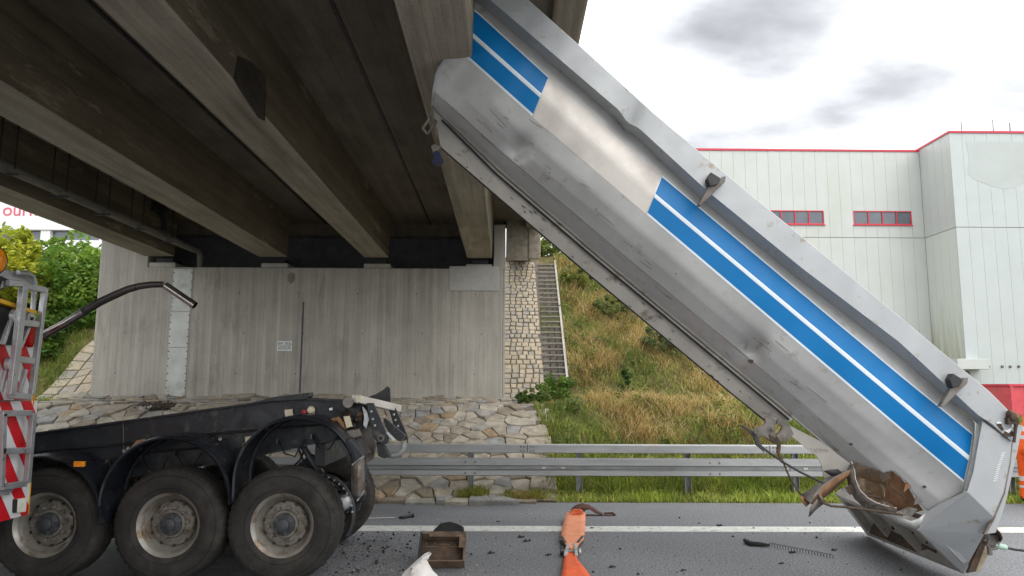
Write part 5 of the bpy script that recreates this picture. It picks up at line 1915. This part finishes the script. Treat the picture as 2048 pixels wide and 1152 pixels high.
# dry straw clumps lying on the bank
bx, by = [], []
N = 300
cx = RNG.uniform(2.0, 9.5, N); cy = RNG.uniform(14.2, 25, N)
kp = patch(cx, cy, 1.0, .4) > -.15
cx, cy = cx[kp], cy[kp]
per = 75
x = np.repeat(cx, per) + RNG.normal(0, .16, len(cx) * per); y = np.repeat(cy, per) + RNG.normal(0, .16, len(cx) * per)
n = len(x)
c = lerp3((0.60, 0.47, 0.26), (0.42, 0.29, 0.15), RNG.uniform(0, 1, n)) * RNG.uniform(.7, 1.25, n)[:, None]
tag(blades('dry_grass', np.c_[x, y, hts(x, y) - .02], RNG.uniform(.22, .5, n), RNG.uniform(.006, .014, n), RNG.uniform(.5, 1.7, n), c), kind='stuff')


# matted brown dead growth
N = 160
cx = RNG.uniform(1.9, 9.5, N); cy = RNG.uniform(13.6, 25, N)
per = 70
x = np.repeat(cx, per) + RNG.normal(0, .2, N * per); y = np.repeat(cy, per) + RNG.normal(0, .2, N * per)
n = len(x)
c = lerp3((0.17, 0.105, 0.05), (0.28, 0.18, 0.09), RNG.uniform(0, 1, n)) * RNG.uniform(.6, 1.2, n)[:, None]
tag(blades('dead_growth', np.c_[x, y, hts(x, y) - .02], RNG.uniform(.15, .36, n), RNG.uniform(.008, .018, n), RNG.uniform(.3, 1.8, n), c), kind='stuff')


def leaves(centers, radii, per, size, cols, flat=.0):
    """leaf quads scattered in clumps"""
    C = np.repeat(np.asarray(centers), per, 0)
    Rr = np.repeat(np.asarray(radii), per, 0)
    n = len(C)
    d = RNG.normal(0, 1, (n, 3)); d /= np.linalg.norm(d, axis=1)[:, None]
    rad = RNG.uniform(.35, 1.0, n) ** .6
    p = C + d * Rr[:, None] * rad[:, None]
    u = RNG.normal(0, 1, (n, 3)); u[:, 2] *= .6; u /= np.linalg.norm(u, axis=1)[:, None]
    v = np.cross(u, RNG.normal(0, 1, (n, 3))); v /= np.linalg.norm(v, axis=1)[:, None]
    s = (size * RNG.uniform(.6, 1.35, n))[:, None]
    V = np.stack([p - u * s, p + v * s * .42 - u * s * .1, p + u * s, p - v * s * .42 + u * s * .1], 1).reshape(-1, 3)
    F = np.arange(n)[:, None] * 4 + np.array([0, 1, 2, 3])
    ci = np.repeat(RNG.uniform(0, 1, len(centers)), per)
    t = np.clip(ci + RNG.normal(0, .22, n), 0, 1)
    col = lerp3(cols[0], cols[1], t) * RNG.uniform(.7, 1.25, n)[:, None]
    return V, F, np.repeat(col, 4, 0)


def weeds(name, N, x0, x1, y0, y1, cols, size, rr=(.10, .25), per=36, keep=None):
    x = RNG.uniform(x0, x1, N); y = RNG.uniform(y0, y1, N)
    if keep is not None:
        k = keep(x, y); x, y = x[k], y[k]
    r_ = RNG.uniform(rr[0], rr[1], len(x))
    V, F, col = leaves(np.c_[x, y, hts(x, y) + r_ * .5], r_, per, size, cols)
    tag(tint_mesh(name, V, np.zeros((0, 3), int), F, col, M_FOL), kind='stuff')


weeds('ground_cover', 520, 1.2, 10, 13.2, 25.5, ((.06, .12, .025), (.15, .2, .06)), .045, keep=lambda x, y: not_stair(x, y) & (patch(x, y, 1.6, 3.3) > -.05))
weeds('ground_cover', 190, 1.2, 10, 15, 25.5, ((.11, .15, .08), (.17, .20, .11)), .045, keep=lambda x, y: not_stair(x, y) & (patch(x, y, 1.3, 5.3) > .1))
weeds('ground_cover', 130, .9, 14, 12.25, 13.4, ((.10, .18, .03), (.24, .30, .06)), .035, (.05, .12), 30)


def bush(x, y, rx, rz, zc, nclump, per, size, cols, label, name='bush', cat='bush', group=None, trunks=4, ry=None):
    z0 = height(x, y)
    th = thing(name, (x, y, z0), label, cat, group)
    ry = ry or rx
    cs, rs = [], []
    for k in range(nclump):
        d = RNG.normal(0, 1, 3); d /= np.linalg.norm(d)
        r_ = RNG.uniform(.2, 1) ** .5
        p = np.array([x, y, zc]) + d * np.array([rx, ry, rz]) * r_ * .88
        if p[2] < height(p[0], p[1]) + .05: p[2] = height(p[0], p[1]) + RNG.uniform(.05, .35)
        cs.append(p); rs.append(RNG.uniform(.16, .34) * min(rx, rz))
    V, F, col = leaves(cs, rs, per, size, cols)
    tint_mesh('foliage', V, np.zeros((0, 3), int), F, col, M_FOL, th)
    g = MB()
    for k in range(trunks):
        p = cs[int(RNG.integers(len(cs)))]
        b = Vector((x + RNG.uniform(-.2, .2) * rx, y + RNG.uniform(-.2, .2) * rx, height(x, y) - .05))
        e_ = Vector(p)
        g.tube([b, b.lerp(e_, .5) + Vector((0, 0, .12 * rz)), e_], [.035 * rz, .025 * rz, .01 * rz], 6)
    build('stem', g, M_BARK, th, smooth=True)
    return th


LIME = ((0.26, 0.30, 0.03), (0.42, 0.42, 0.05))
MIDG = ((0.075, 0.16, 0.025), (0.21, 0.31, 0.06))
DARKG = ((0.045, 0.11, 0.02), (0.13, 0.21, 0.045))
for (x, y, rx, rz, zc, nc, cols, lab) in (
        (-11.75, 20.6, 1.15, 1.75, 4.3, 75, MIDG, 'dense mid green bush touching the left edge of the concrete wall'),
        (-13.4, 19.9, 1.15, 1.45, 4.75, 60, LIME, 'yellow-green flowering bush above the truck at far left'),
        (-12.75, 21.6, 1.2, 1.6, 4.9, 70, MIDG, 'tall green bush rising behind the yellow-green one'),
        (-11.9, 19.2, .95, .95, 2.75, 50, DARKG, 'low dark green bush left of the wall above the grass'),
        (-13.3, 18.8, 1.2, 1.05, 2.85, 55, ((.07, .14, .02), (.17, .24, .04)), 'low leafy bush under the bent steel pipe'),
        (-15.2, 21.2, 1.7, 2.0, 4.6, 70, MIDG, 'wide green bush at the left edge of the picture'),
        (-10.95, 21.8, .9, 1.5, 4.4, 45, ((.08, .15, .02), (.22, .27, .05)), 'slim bright bush half hidden behind the left end of the wall')):
    bush(x, y, rx, rz, zc, nc, 95, .085, cols, lab, group='bushes on the left bank')
for (px, py, Y, rx, rz, nc, per, size, cols, lab, nm) in (
        (1110, 812, 17.0, .52, .40, 46, 60, .04, ((.07, .15, .03), (.19, .27, .07)), 'round green weed bush at the foot of the stone stair', 'weed_bush'),
        (1066, 832, 16.2, .45, .2, 30, 55, .04, ((.06, .12, .03), (.14, .19, .05)), 'flat dark weed creeping over the paving edge', 'weed_bush'),
        (1252, 765, 17.6, .26, .42, 14, 55, .05, ((.04, .085, .025), (.10, .15, .05)), 'single upright dark green plant on the dry bank', 'weed_bush'),
        (1325, 702, 19.5, .75, .40, 26, 60, .06, ((.10, .14, .07), (.17, .21, .11)), 'grey-green weed patch close under the tipper', 'weed_bush'),
        (1225, 628, 21.0, .8, .35, 22, 60, .055, ((.09, .13, .045), (.18, .21, .08)), 'pale weed patch in the middle of the bank', 'weed_bush'),
        (1152, 560, 22.5, .7, .35, 20, 60, .055, ((.09, .13, .03), (.22, .22, .06)), 'yellowish weeds right of the upper stair', 'weed_bush'),
        (1096, 484, 25.0, .85, .62, 44, 70, .06, ((.08, .13, .03), (.2, .23, .06)), 'green bush at the very top of the stone stair', 'weed_bush')):
    p = P(px, py, Y)
    zz = height(p.x, Y) + rz * .7
    bush(p.x, Y, rx, rz, zz, nc, per, size, cols, lab, nm, 'plant', 'weeds on the right bank', 3)

# heap of soil fallen on the apron
def lumps(name, pts, sizes, mat, parent=None, kind='stuff', flat=.6):
    g = MB()
    for p, s_ in zip(pts, sizes):
        p = Vector(p)
        n_ = 5
        ring = []
        a0 = random.uniform(0, 6.28)
        vs = [p + Vector((math.cos(a0 + 6.283 * k / n_) * s_ * random.uniform(.6, 1.2), math.sin(a0 + 6.283 * k / n_) * s_ * random.uniform(.6, 1.2), random.uniform(-.1, .25) * s_)) for k in range(n_)]
        vs.append(p + Vector((random.uniform(-.3, .3) * s_, random.uniform(-.3, .3) * s_, s_ * flat * random.uniform(.7, 1.5))))
        vs.append(p - Vector((0, 0, s_ * .25)))
        g.add(vs, [(k, (k + 1) % n_, n_) for k in range(n_)] + [((k + 1) % n_, k, n_ + 1) for k in range(n_)])
    o = build(name, g, mat, parent, fix=False)
    if kind: tag(o, kind=kind)
    return o


pts, sz = [], []
for k in range(330):
    px, py = random.gauss(312, 17), random.gauss(813, 3.2)
    # find the apron point under this pixel
    Yq = 16.0
    for _ in range(25):
        w0 = P(px, py, Yq)
        Yq += (w0.z - (front(Yq) + .07)) * 2.0
        Yq = min(max(Yq, 14.5), 17.4)
    w0 = P(px, py, Yq)
    pts.append((w0.x, Yq, front(Yq) + .08)); sz.append(random.uniform(.02, .055))
lumps('fallen_soil', pts, sz, plain('dark_soil', (.045, .032, .022), .95, var=.4))

# ================================================================== THINGS ON THE ROAD
def on_road(px, py): return G(px, py, 0.0)


# dark rubble under and behind the trailer
pts, sz = [], []
for k in range(1150):
    px, py = random.gauss(735, 85), random.uniform(1066, 1152)
    if random.random() < .25: px = random.uniform(640, 1900); py = 1010 + 140 * random.random() ** .8
    w0 = on_road(px, py)
    if w0.y > 12.1: continue
    pts.append((w0.x, w0.y, .004)); sz.append(random.uniform(.003, .010) if random.random() < .94 else random.uniform(.013, .024))
lumps('rubble', pts, sz, M_FRAGD, flat=.8)
pts, sz = [], []
for k in range(260):
    w0 = on_road(random.gauss(800, 160), random.uniform(1020, 1152))
    pts.append((w0.x, w0.y, .004)); sz.append(random.uniform(.003, .010))
lumps('pale_grit', pts, sz, plain('pale_grit', (.5, .48, .45), .9), flat=.8)
frags = (((1041, 1075), .05, 'dark fragment nearest behind the long orange strap, upper of two'), ((1052, 1083), .055, 'dark lump just below another on the road left of the strap'),
         ((981, 1107), .045, 'dark jagged fragment between the steel box and the strap'), ((1095, 1111), .04, 'dark fragment just left of the strap ratchet'),
         ((995, 1044), .03, 'tiny dark fragment on the shoulder behind the steel box'), ((1437, 1052), .05, 'small black flat piece beside the white edge line'),
         ((1398, 1047), .025, 'tiny black crumb just beyond the white line'), ((1223, 1135), .04, 'dark fragment at the bottom edge right of the strap'),
         ((1183, 1057), .035, 'dark crumb lying on the white line right of the strap'), ((1222, 1136), .0, ''), ((1583, 1106), .05, 'dark flat shard beside the coiled line'),
         ((1667, 1101), .04, 'small dark shard right of the coiled line'), ((1365, 1142), .035, 'dark crumb at the lower middle of the road'), ((1562, 1128), .035, 'dark crumb below the coiled line'))
for (px, py), r_, lab in frags:
    if r_ <= 0: continue
    w0 = on_road(px, py)
    o = lumps('fragment', [(w0.x, w0.y, .006), (w0.x + r_ * .8, w0.y + r_ * .3, .006), (w0.x - r_ * .5, w0.y - r_ * .4, .006)], [r_ * .7, r_ * .5, r_ * .35], M_FRAGD, kind=None)
    tag(o, lab, 'debris', 'dark fragments on the road')

# rusty steel box
bx_ = thing('steel_box', on_road(880, 1138), 'open rusty brown steel box lying on the road behind a plastic bag', 'steel box')
bl, br_ = on_road(835, 1139), on_road(929, 1141)
yb0 = bl.y; L0, L1_ = bl.x, br_.x
tl = Vector((0, .30, .26)).normalized()      # direction of the tilted floor (away and up)
nl = Vector((0, -tl.z, tl.y))
Hh, Dp = .36, .10
def bp(u, v, d): return Vector((L0 + (L1_ - L0) * u, yb0, .02)) + tl * (v * Hh) + nl * (d * Dp)
def bslab(name, u0, v0, d0, u1, v1, d1, mat=M_RUSTD, bev=.004):
    vs = [bp(u, v, d) for d in (d0, d1) for v in (v0, v1) for u in (u0, u1)]
    return build(name, MB().add(vs, [(0, 2, 3, 1), (4, 5, 7, 6), (0, 1, 5, 4), (2, 6, 7, 3), (0, 4, 6, 2), (1, 3, 7, 5)]), mat, bx_, bevel=bev)
M_BROWN = plain('brown_primer', (.14, .095, .06), .7, .1, var=.3, dirt=(.06, .04, .03), dirt_amt=.3, dscale=8)
bslab('box_floor', 0, 0, -.08, 1, 1, 0, M_RUSTD)
bslab('box_wall', 0, 0, .001, .045, 1, 1.0, M_DARK)
bslab('box_wall', .955, 0.02, .001, 1, 1, 1.0, M_BROWN)
bslab('box_wall', .046, 0, .001, .954, .05, 1.0, M_BROWN)
bslab('box_wall', .046, .93, .001, .954, .98, 1.0, M_BROWN)
bslab('flange_strip', .2, .82, 1.01, 1.0, 1.0, 1.06, M_BROWN)
bslab('flange_strip', .86, .45, 1.01, 1.02, .815, 1.06, M_BROWN)
for u, v in ((.13, .8), (.32, .82), (.68, .82), (.3, .15), (.66, .15)):
    build('rivet', MB().lathe([(.0001, -.012), (.010, -.009), (.012, 0)], bp(u, v, .02), 8), M_BROWN, bx_)
bslab('stiffener', .12, .66, .01, .42, .70, .10, M_BROWN)
bslab('stiffener', .62, .66, .01, .90, .70, .10, M_BROWN)
bslab('stiffener', .40, .74, .01, .64, .78, .10, M_BROWN)
fl = [(.20, 1.0), (.30, 1.22), (.42, 1.42), (.62, 1.47), (.78, 1.40), (.93, 1.28), (.97, 1.02)]
build('rubber_flap', MB().prism([bp(u, v, .3) for u, v in fl], nl * .02), M_BLACK, bx_)
# crumpled plastic bag
w0 = on_road(842, 1160)
g = MB()
rows = []
prof = [(820, 1162, .02), (828, 1140, .1), (834, 1125, .13), (837, 1117, .16)]
ctr = [Vector((w0.x + dx, w0.y + dy, z)) for dx, dy, z in ((0, 0, 0), (-.01, 0, .035), (.0, 0, .08), (-.005, .005, .12), (.0, .01, .15), (.005, .015, .185), (.03, .02, .205), (.055, .03, .225), (.075, .03, .24))]
rad = [.14, .15, .125, .095, .06, .045, .04, .034, .018]
for c_, r_ in zip(ctr, rad):
    rows.append([c_ + Vector((math.cos(a) * r_ * random.uniform(.62, 1.28), math.sin(a) * r_ * random.uniform(.55, 1.1), random.uniform(-.014, .014))) for a in np.linspace(0, 2 * math.pi, 15)[:-1]])
    rows[-1].append(rows[-1][0])
g.grid(rows)
g.f.append(tuple(len(g.v) - 15 + i for i in range(14)))
bag = build('plastic_bag', g, M_BAG, None, smooth=True, angle=40)
tag(bag, 'crumpled whitish plastic bag in front of the rusty steel box', 'plastic bag')

# wide orange strap with ratchet
stp = thing('orange_strap', on_road(1150, 1090), 'wide orange ratchet strap with a pale orange pad lying towards the guardrail', 'strap')
def ribbon(name, pts, mat, th=.008, parent=None, n=24):
    """pts: (px_left, px_right, py, height) from near to far"""
    A_ = np.array(pts, float)
    t = np.linspace(0, len(A_) - 1, n + 1)
    xl_, xr_, yy, hh = [np.interp(t, range(len(A_)), A_[:, i]) for i in range(4)]
    rows = [[G(a + (b - a) * k / 4, y, h + .004 * math.sin(k * 2)) for k in range(5)] for a, b, y, h in zip(xl_, xr_, yy, hh)]
    o = build(name, MB().grid(rows), mat, parent, smooth=True)
    md = o.modifiers.new('t', 'SOLIDIFY'); md.thickness = th
    return o


ribbon('webbing', [(1118, 1196, 1185, .06), (1122, 1182, 1155, .055), (1125, 1170, 1138, .05), (1127, 1155, 1120, .03), (1131, 1153, 1110, .03), (1133, 1152, 1098, .04)], M_STRAP, parent=stp)
ribbon('pad', [(1138, 1154, 1098, .045), (1130, 1158, 1089, .045), (1121, 1168, 1079, .045), (1124, 1170, 1060, .05), (1130, 1171, 1035, .06), (1132, 1171, 1028, .07), (1137, 1166, 1026, .075)], M_PAD, .014, stp)
ribbon('strap_fold', [(1136, 1168, 1028, .08), (1142, 1166, 1021, .13), (1146, 1160, 1018, .16)], M_PAD, .008, stp)
def curve3(name, pts, wd, mat, parent):
    rows = [[P(x, y, Y - wd / 2), P(x, y, Y + wd / 2)] for x, y, Y in pts]
    o = build(name, MB().grid(rows), mat, parent, smooth=True)
    o.modifiers.new('t', 'SOLIDIFY').thickness = .008
    return o
Ys = G(1165, 1032, 0).y
up_e = [(1142, 1020), (1148, 1013), (1156, 1009), (1166, 1007), (1178, 1010), (1188, 1016), (1197, 1023), (1206, 1027)]
lo_e = [(1140, 1029), (1150, 1029), (1159, 1028), (1167, 1025), (1172, 1020), (1180, 1019), (1190, 1026), (1204, 1031)]
o = build('strap_tail', MB().grid([[P(x, y, Ys + .10) for x, y in up_e], [P((a[0] + b[0]) / 2, (a[1] + b[1]) / 2, Ys + .02) for a, b in zip(up_e, lo_e)], [P(x, y, Ys) for x, y in lo_e]]), M_STRAPB, stp, smooth=True)
o.modifiers.new('t', 'SOLIDIFY').thickness = .008
tl_ = [(1172, 1030.5), (1200, 1032), (1222, 1032), (1231, 1029), (1226, 1026), (1208, 1027)]
build('strap_tail', MB().tube([P(x, y, Ys + .02) for x, y in tl_], .016, 8), M_STRAPB, stp, smooth=True)
r1, r2 = on_road(1122, 1112), on_road(1158, 1108)
build('ratchet_drum', MB().tube([(r1.x, r1.y, .05), (r2.x, r1.y + .01, .05)], .022, 12), M_STEEL, stp, smooth=True)
build('ratchet_wheel', MB().tube([(r1.x - .01, r1.y, .055), (r1.x + .025, r1.y, .055)], .05, 16), M_DARK, stp, smooth=True)
build('ratchet_wheel', MB().tube([(r2.x - .01, r1.y, .045), (r2.x + .012, r1.y, .045)], .035, 14), M_ALU, stp, smooth=True)
for (x0, y0), (x1, y1) in (((1131, 1119), (1137, 1099)), ((1153, 1119), (1150, 1099)), ((1122, 1082), (1130, 1096)), ((1166, 1082), (1156, 1096))):
    a, b = on_road(x0, y0), on_road(x1, y1)
    build('ratchet_plate', MB().bar((a.x, a.y, .05), (b.x, b.y, .055), .035, .03), M_GRAYP if y0 > 1100 else M_DARK, stp, bevel=.004)

# rod with a black grip on the shoulder
rd = thing('hand_tool', on_road(790, 1037), 'thin pale rod with black grip lying on the shoulder', 'tool')
a, b = on_road(725, 1039), on_road(790, 1037)
build('rod', MB().tube([(a.x, a.y, .012), (b.x, b.y, .014)], .006, 8), M_CREAM, rd)
a, b = on_road(800, 1038), on_road(828, 1035)
build('grip', MB().tube([(a.x - .02, a.y, .02), (a.x + .03, a.y, .02), (b.x - .03, b.y, .025), (b.x, b.y, .03)], [.012, .022, .022, .03], 10), M_BLACK, rd, smooth=True)

# coiled air line
cl_ = thing('coiled_air_line', on_road(1560, 1100), 'dark coiled air line stretched on the road below the torn tail', 'air hose')
a, b, c_ = on_road(1490, 1086), on_road(1502, 1092), on_road(1540, 1094)
build('hose_end', MB().tube([(a.x, a.y, .03), (b.x, b.y, .025), ((b.x + c_.x) / 2, (b.y + c_.y) / 2, .025), (c_.x, c_.y, .02)], [.025, .03, .026, .014], 8), M_FRAGD, cl_, smooth=True)
a, b = on_road(1540, 1094), on_road(1668, 1119)
pts = []
for k in range(24 * 9):
    t = k / (24 * 9 - 1)
    an = 2 * math.pi * 22 * t
    r_ = .021
    p = Vector((a.x + (b.x - a.x) * t, a.y + (b.y - a.y) * t, .03))
    p += Vector((0, math.cos(an) * r_, math.sin(an) * r_))
    pts.append(p)
build('coil', MB().tube(pts, .0032, 5), M_FRAGD, cl_, smooth=True)

# hose with pale green coupling at the gate latch
hs = thing('winch_hose', P(2020, 1096, 7.0), 'black line with pale green coupling hooked to the tailgate latch', 'hose')
build('coupling', MB().tube(px3([(1990, 1089), (1994, 1091), (1996, 1091.5), (2010, 1095), (2013, 1096)], 6.98), [.018, .018, .027, .027, .02], 12), M_GREENC, hs, smooth=True)
build('hose', MB().tube([P(2010, 1095, 6.98), P(2030, 1099, 6.98), P(2055, 1102, 6.98), P(2100, 1112, 6.9), P(2150, 1150, 6.8)], .012, 8), M_BLACK, hs, smooth=True)


# ================================================================== PEOPLE
def person(label, loc, joints, paint, radii_scale=1.0, hair=True):
    """one continuous skinned body grown on a skeleton; paint(co) -> material slot per face"""
    names = list(joints)
    idx = {k: i for i, k in enumerate(names)}
    root = thing('person', loc, label, 'person')
    L = Vector(loc)
    vs = [L + Vector(joints[k][:3]) for k in names]
    edges = [(idx[k], idx[joints[k][4]]) for k in names if joints[k][4]]
    me = bpy.data.meshes.new('body')
    me.from_pydata([tuple(v) for v in vs], edges, [])
    o = bpy.data.objects.new('body', me)
    COL.objects.link(o)
    sk = o.modifiers.new('skin', 'SKIN')
    sk.use_smooth_shade = True
    for i, k in enumerate(names):
        r_ = joints[k][3]
        sv_ = me.skin_vertices[0].data[i]
        sv_.radius = r_ if isinstance(r_, tuple) else (r_, r_)
        sv_.use_root = (k == 'pelvis')
    ss = o.modifiers.new('sub', 'SUBSURF'); ss.levels = 2; ss.render_levels = 2
    bpy.context.view_layer.update()
    m2 = bpy.data.meshes.new_from_object(o.evaluated_get(bpy.context.evaluated_depsgraph_get()))
    bpy.data.objects.remove(o)
    mats = [M_ORANGE, M_NAVY, M_SILVERB, M_SKIN, M_BOOT, M_NEON]
    b = link('body', m2, mats, root)
    for p in m2.polygons:
        p.material_index = paint(p.center - L)
        p.use_smooth = True
    hd = Vector(joints['head'][:3]) + L
    if hair:
        g = MB()
        rows = []
        for i in range(7):
            th = i / 6 * 1.75
            rows.append([hd + Vector((.095 * math.sin(th) * math.cos(a), .115 * math.sin(th) * math.sin(a), .03 + .118 * math.cos(th))) for a in np.linspace(0, 2 * math.pi, 17)])
        g.grid(rows)
        build('hair', g, M_HAIR, root, smooth=True)
    f = joints['face']
    fv = Vector(f) + L
    dirf = (fv - hd); dirf.z = 0; dirf.normalize()
    sd_ = Vector((-dirf.y, dirf.x, 0))
    for s_ in (-1, 1):
        build('eye', MB().lathe([(.0001, -.012), (.012, 0), (.0001, .012)], fv + sd_ * .032 * s_ + Vector((0, 0, .022)) - dirf * .012, 10), M_BOOT, root, smooth=True)
        build('ear', MB().lathe([(.0001, -.01), (.03, -.004), (.03, .006), (.0001, .01)], hd + sd_ * .088 * s_ + Vector((0, 0, .005)), 12, 'X' if abs(sd_.x) > .5 else 'Y'), M_SKIN, root, smooth=True)
    build('nose', MB().prism([fv + sd_ * .016 - Vector((0, 0, .03)), fv - sd_ * .016 - Vector((0, 0, .03)), fv + dirf * .025 - Vector((0, 0, .022)), fv + Vector((0, 0, .018))], -dirf * .02), M_SKIN, root, smooth=True, angle=80)
    build('mouth', MB().box((-.022, -.006, -.004), (.022, .006, .004), Matrix.Translation(fv - Vector((0, 0, .055)) - dirf * .008) @ Matrix.Rotation(math.atan2(sd_.y, sd_.x), 4, 'Z')), M_MAROON, root)
    return root


def hand(J, pre, wrist, d, side, up_):
    """palm, four fingers and a thumb as short chains from the wrist along d"""
    w0, d, side, up_ = Vector(wrist), Vector(d).normalized(), Vector(side).normalized(), Vector(up_).normalized()
    J[pre + '_palm'] = (*(w0 + d * .05), (.030, .022), pre + '_wrist')
    for k, (o_, ln) in enumerate(((-.030, .075), (-.010, .085), (.010, .08), (.030, .062))):
        b = w0 + d * .085 + side * o_
        J[f'{pre}_k{k}'] = (*b, .0105, pre + '_palm')
        J[f'{pre}_f{k}'] = (*(b + d * ln * .5 + up_ * .008), .0095, f'{pre}_k{k}')
        J[f'{pre}_t{k}'] = (*(b + d * ln * .9 + up_ * .03), .008, f'{pre}_f{k}')
    b = w0 + d * .04 - side * .035
    J[pre + '_th0'] = (*b, .011, pre + '_palm')
    J[pre + '_th1'] = (*(b + d * .035 - side * .025 + up_ * .012), .010, pre + '_th0')


# worker standing at the right edge, facing left towards the wreck
J = {'pelvis': (0, 0, .94, (.15, .12), None)}
J['belly'] = (.06, 0, 1.10, (.15, .12), 'pelvis')
J['chest'] = (.18, 0, 1.29, (.175, .125), 'belly')
J['neck'] = (.31, 0, 1.43, .06, 'chest')
J['head'] = (.40, 0, 1.55, (.088, .10), 'neck')
J['crown'] = (.42, 0, 1.63, .07, 'head')
for s_, n_ in ((-1, 'near'), (1, 'far')):
    J[n_ + '_sho'] = (.21, .19 * s_, 1.37, .075, 'chest')
    J[n_ + '_elb'] = (.12, .27 * s_, 1.10, .055, n_ + '_sho')
    J[n_ + '_wrist'] = (.02, .26 * s_, .90, .038, n_ + '_elb')
    hand(J, n_, J[n_ + '_wrist'][:3], (-.25, 0, -1), (1, 0, -.2), (0, -s_, 0))
    J[n_ + '_hip'] = (0, .10 * s_, .88, .105, 'pelvis')
    J[n_ + '_knee'] = (-.03 * s_ + .03, .12 * s_, .50, .078, n_ + '_hip')
    J[n_ + '_ank'] = (-.05 * s_ + .02, .13 * s_, .10, .058, n_ + '_knee')
    J[n_ + '_toe'] = (-.05 * s_ + .19, .13 * s_, .045, .045, n_ + '_ank')
J['face'] = (.498, 0, 1.55)
fc = J.pop('face')
JJ = dict(J)


class FD(dict):
    pass


def run_person(label, loc, J, face, paint, hair=True):
    d = FD(J)
    d2 = {k: v for k, v in J.items()}
    holder = {'face': face}
    class D(dict):
        def __getitem__(s, k):
            return face if k == 'face' else dict.__getitem__(s, k)
    return person(label, loc, D(d2), paint, hair=hair)


def paint1(c):
    if c.z < .13: return 4
    if c.z > 1.42 and c.x > .27: return 3
    if c.z < .97 and abs(c.y) > .21 and c.x < .05: return 1
    for z in (.30, .42, 1.08, 1.22):
        if abs(c.z - z) < .028: return 2
    return 0


w0 = G(2064, 1014, 0.0)
run_person('person in orange high visibility workwear with silver bands, cut off by the right edge', (w0.x, w0.y, 0.0), J, fc, paint1)

# second worker crouching behind the tailgate
J = {'pelvis': (0, 0, .40, (.15, .13), None)}
J['belly'] = (-.06, 0, .55, (.145, .12), 'pelvis')
J['chest'] = (-.16, 0, .74, (.165, .12), 'belly')
J['neck'] = (-.22, 0, .88, .058, 'chest')
J['head'] = (-.29, 0, .99, (.088, .10), 'neck')
J['crown'] = (-.32, 0, 1.06, .07, 'head')
for s_, n_ in ((-1, 'near'), (1, 'far')):
    J[n_ + '_sho'] = (-.18, .19 * s_, .81, .07, 'chest')
    J[n_ + '_elb'] = (-.36, .22 * s_, .60, .052, n_ + '_sho')
    J[n_ + '_wrist'] = (-.52, .12 * s_, .52, .036, n_ + '_elb')
    hand(J, n_, J[n_ + '_wrist'][:3], (-1, -.1 * s_, -.2), (0, 1, 0), (0, 0, -1))
    J[n_ + '_hip'] = (0, .11 * s_, .38, .11, 'pelvis')
    J[n_ + '_knee'] = (-.36, .15 * s_, .46, .075, n_ + '_hip')
    J[n_ + '_ank'] = (-.10, .15 * s_, .11, .056, n_ + '_knee')
    J[n_ + '_toe'] = (-.29, .15 * s_, .045, .045, n_ + '_ank')


def paint2(c):
    if c.z < .125: return 4
    if c.z > .90 and c.x < -.2: return 3
    if c.x < -.50: return 3
    if c.z < .30: return 5
    return 0 if c.z < .5 and c.x > -.6 and c.z > .47 else (1 if c.z < .47 else 0)


w0 = G(2003, 1056, 0.0)
run_person('person crouching behind the tailgate, only a dark shoe and neon trouser hem showing', (w0.x - .04, w0.y + .15, 0.0), J, (-.40, 0, .98), paint2)
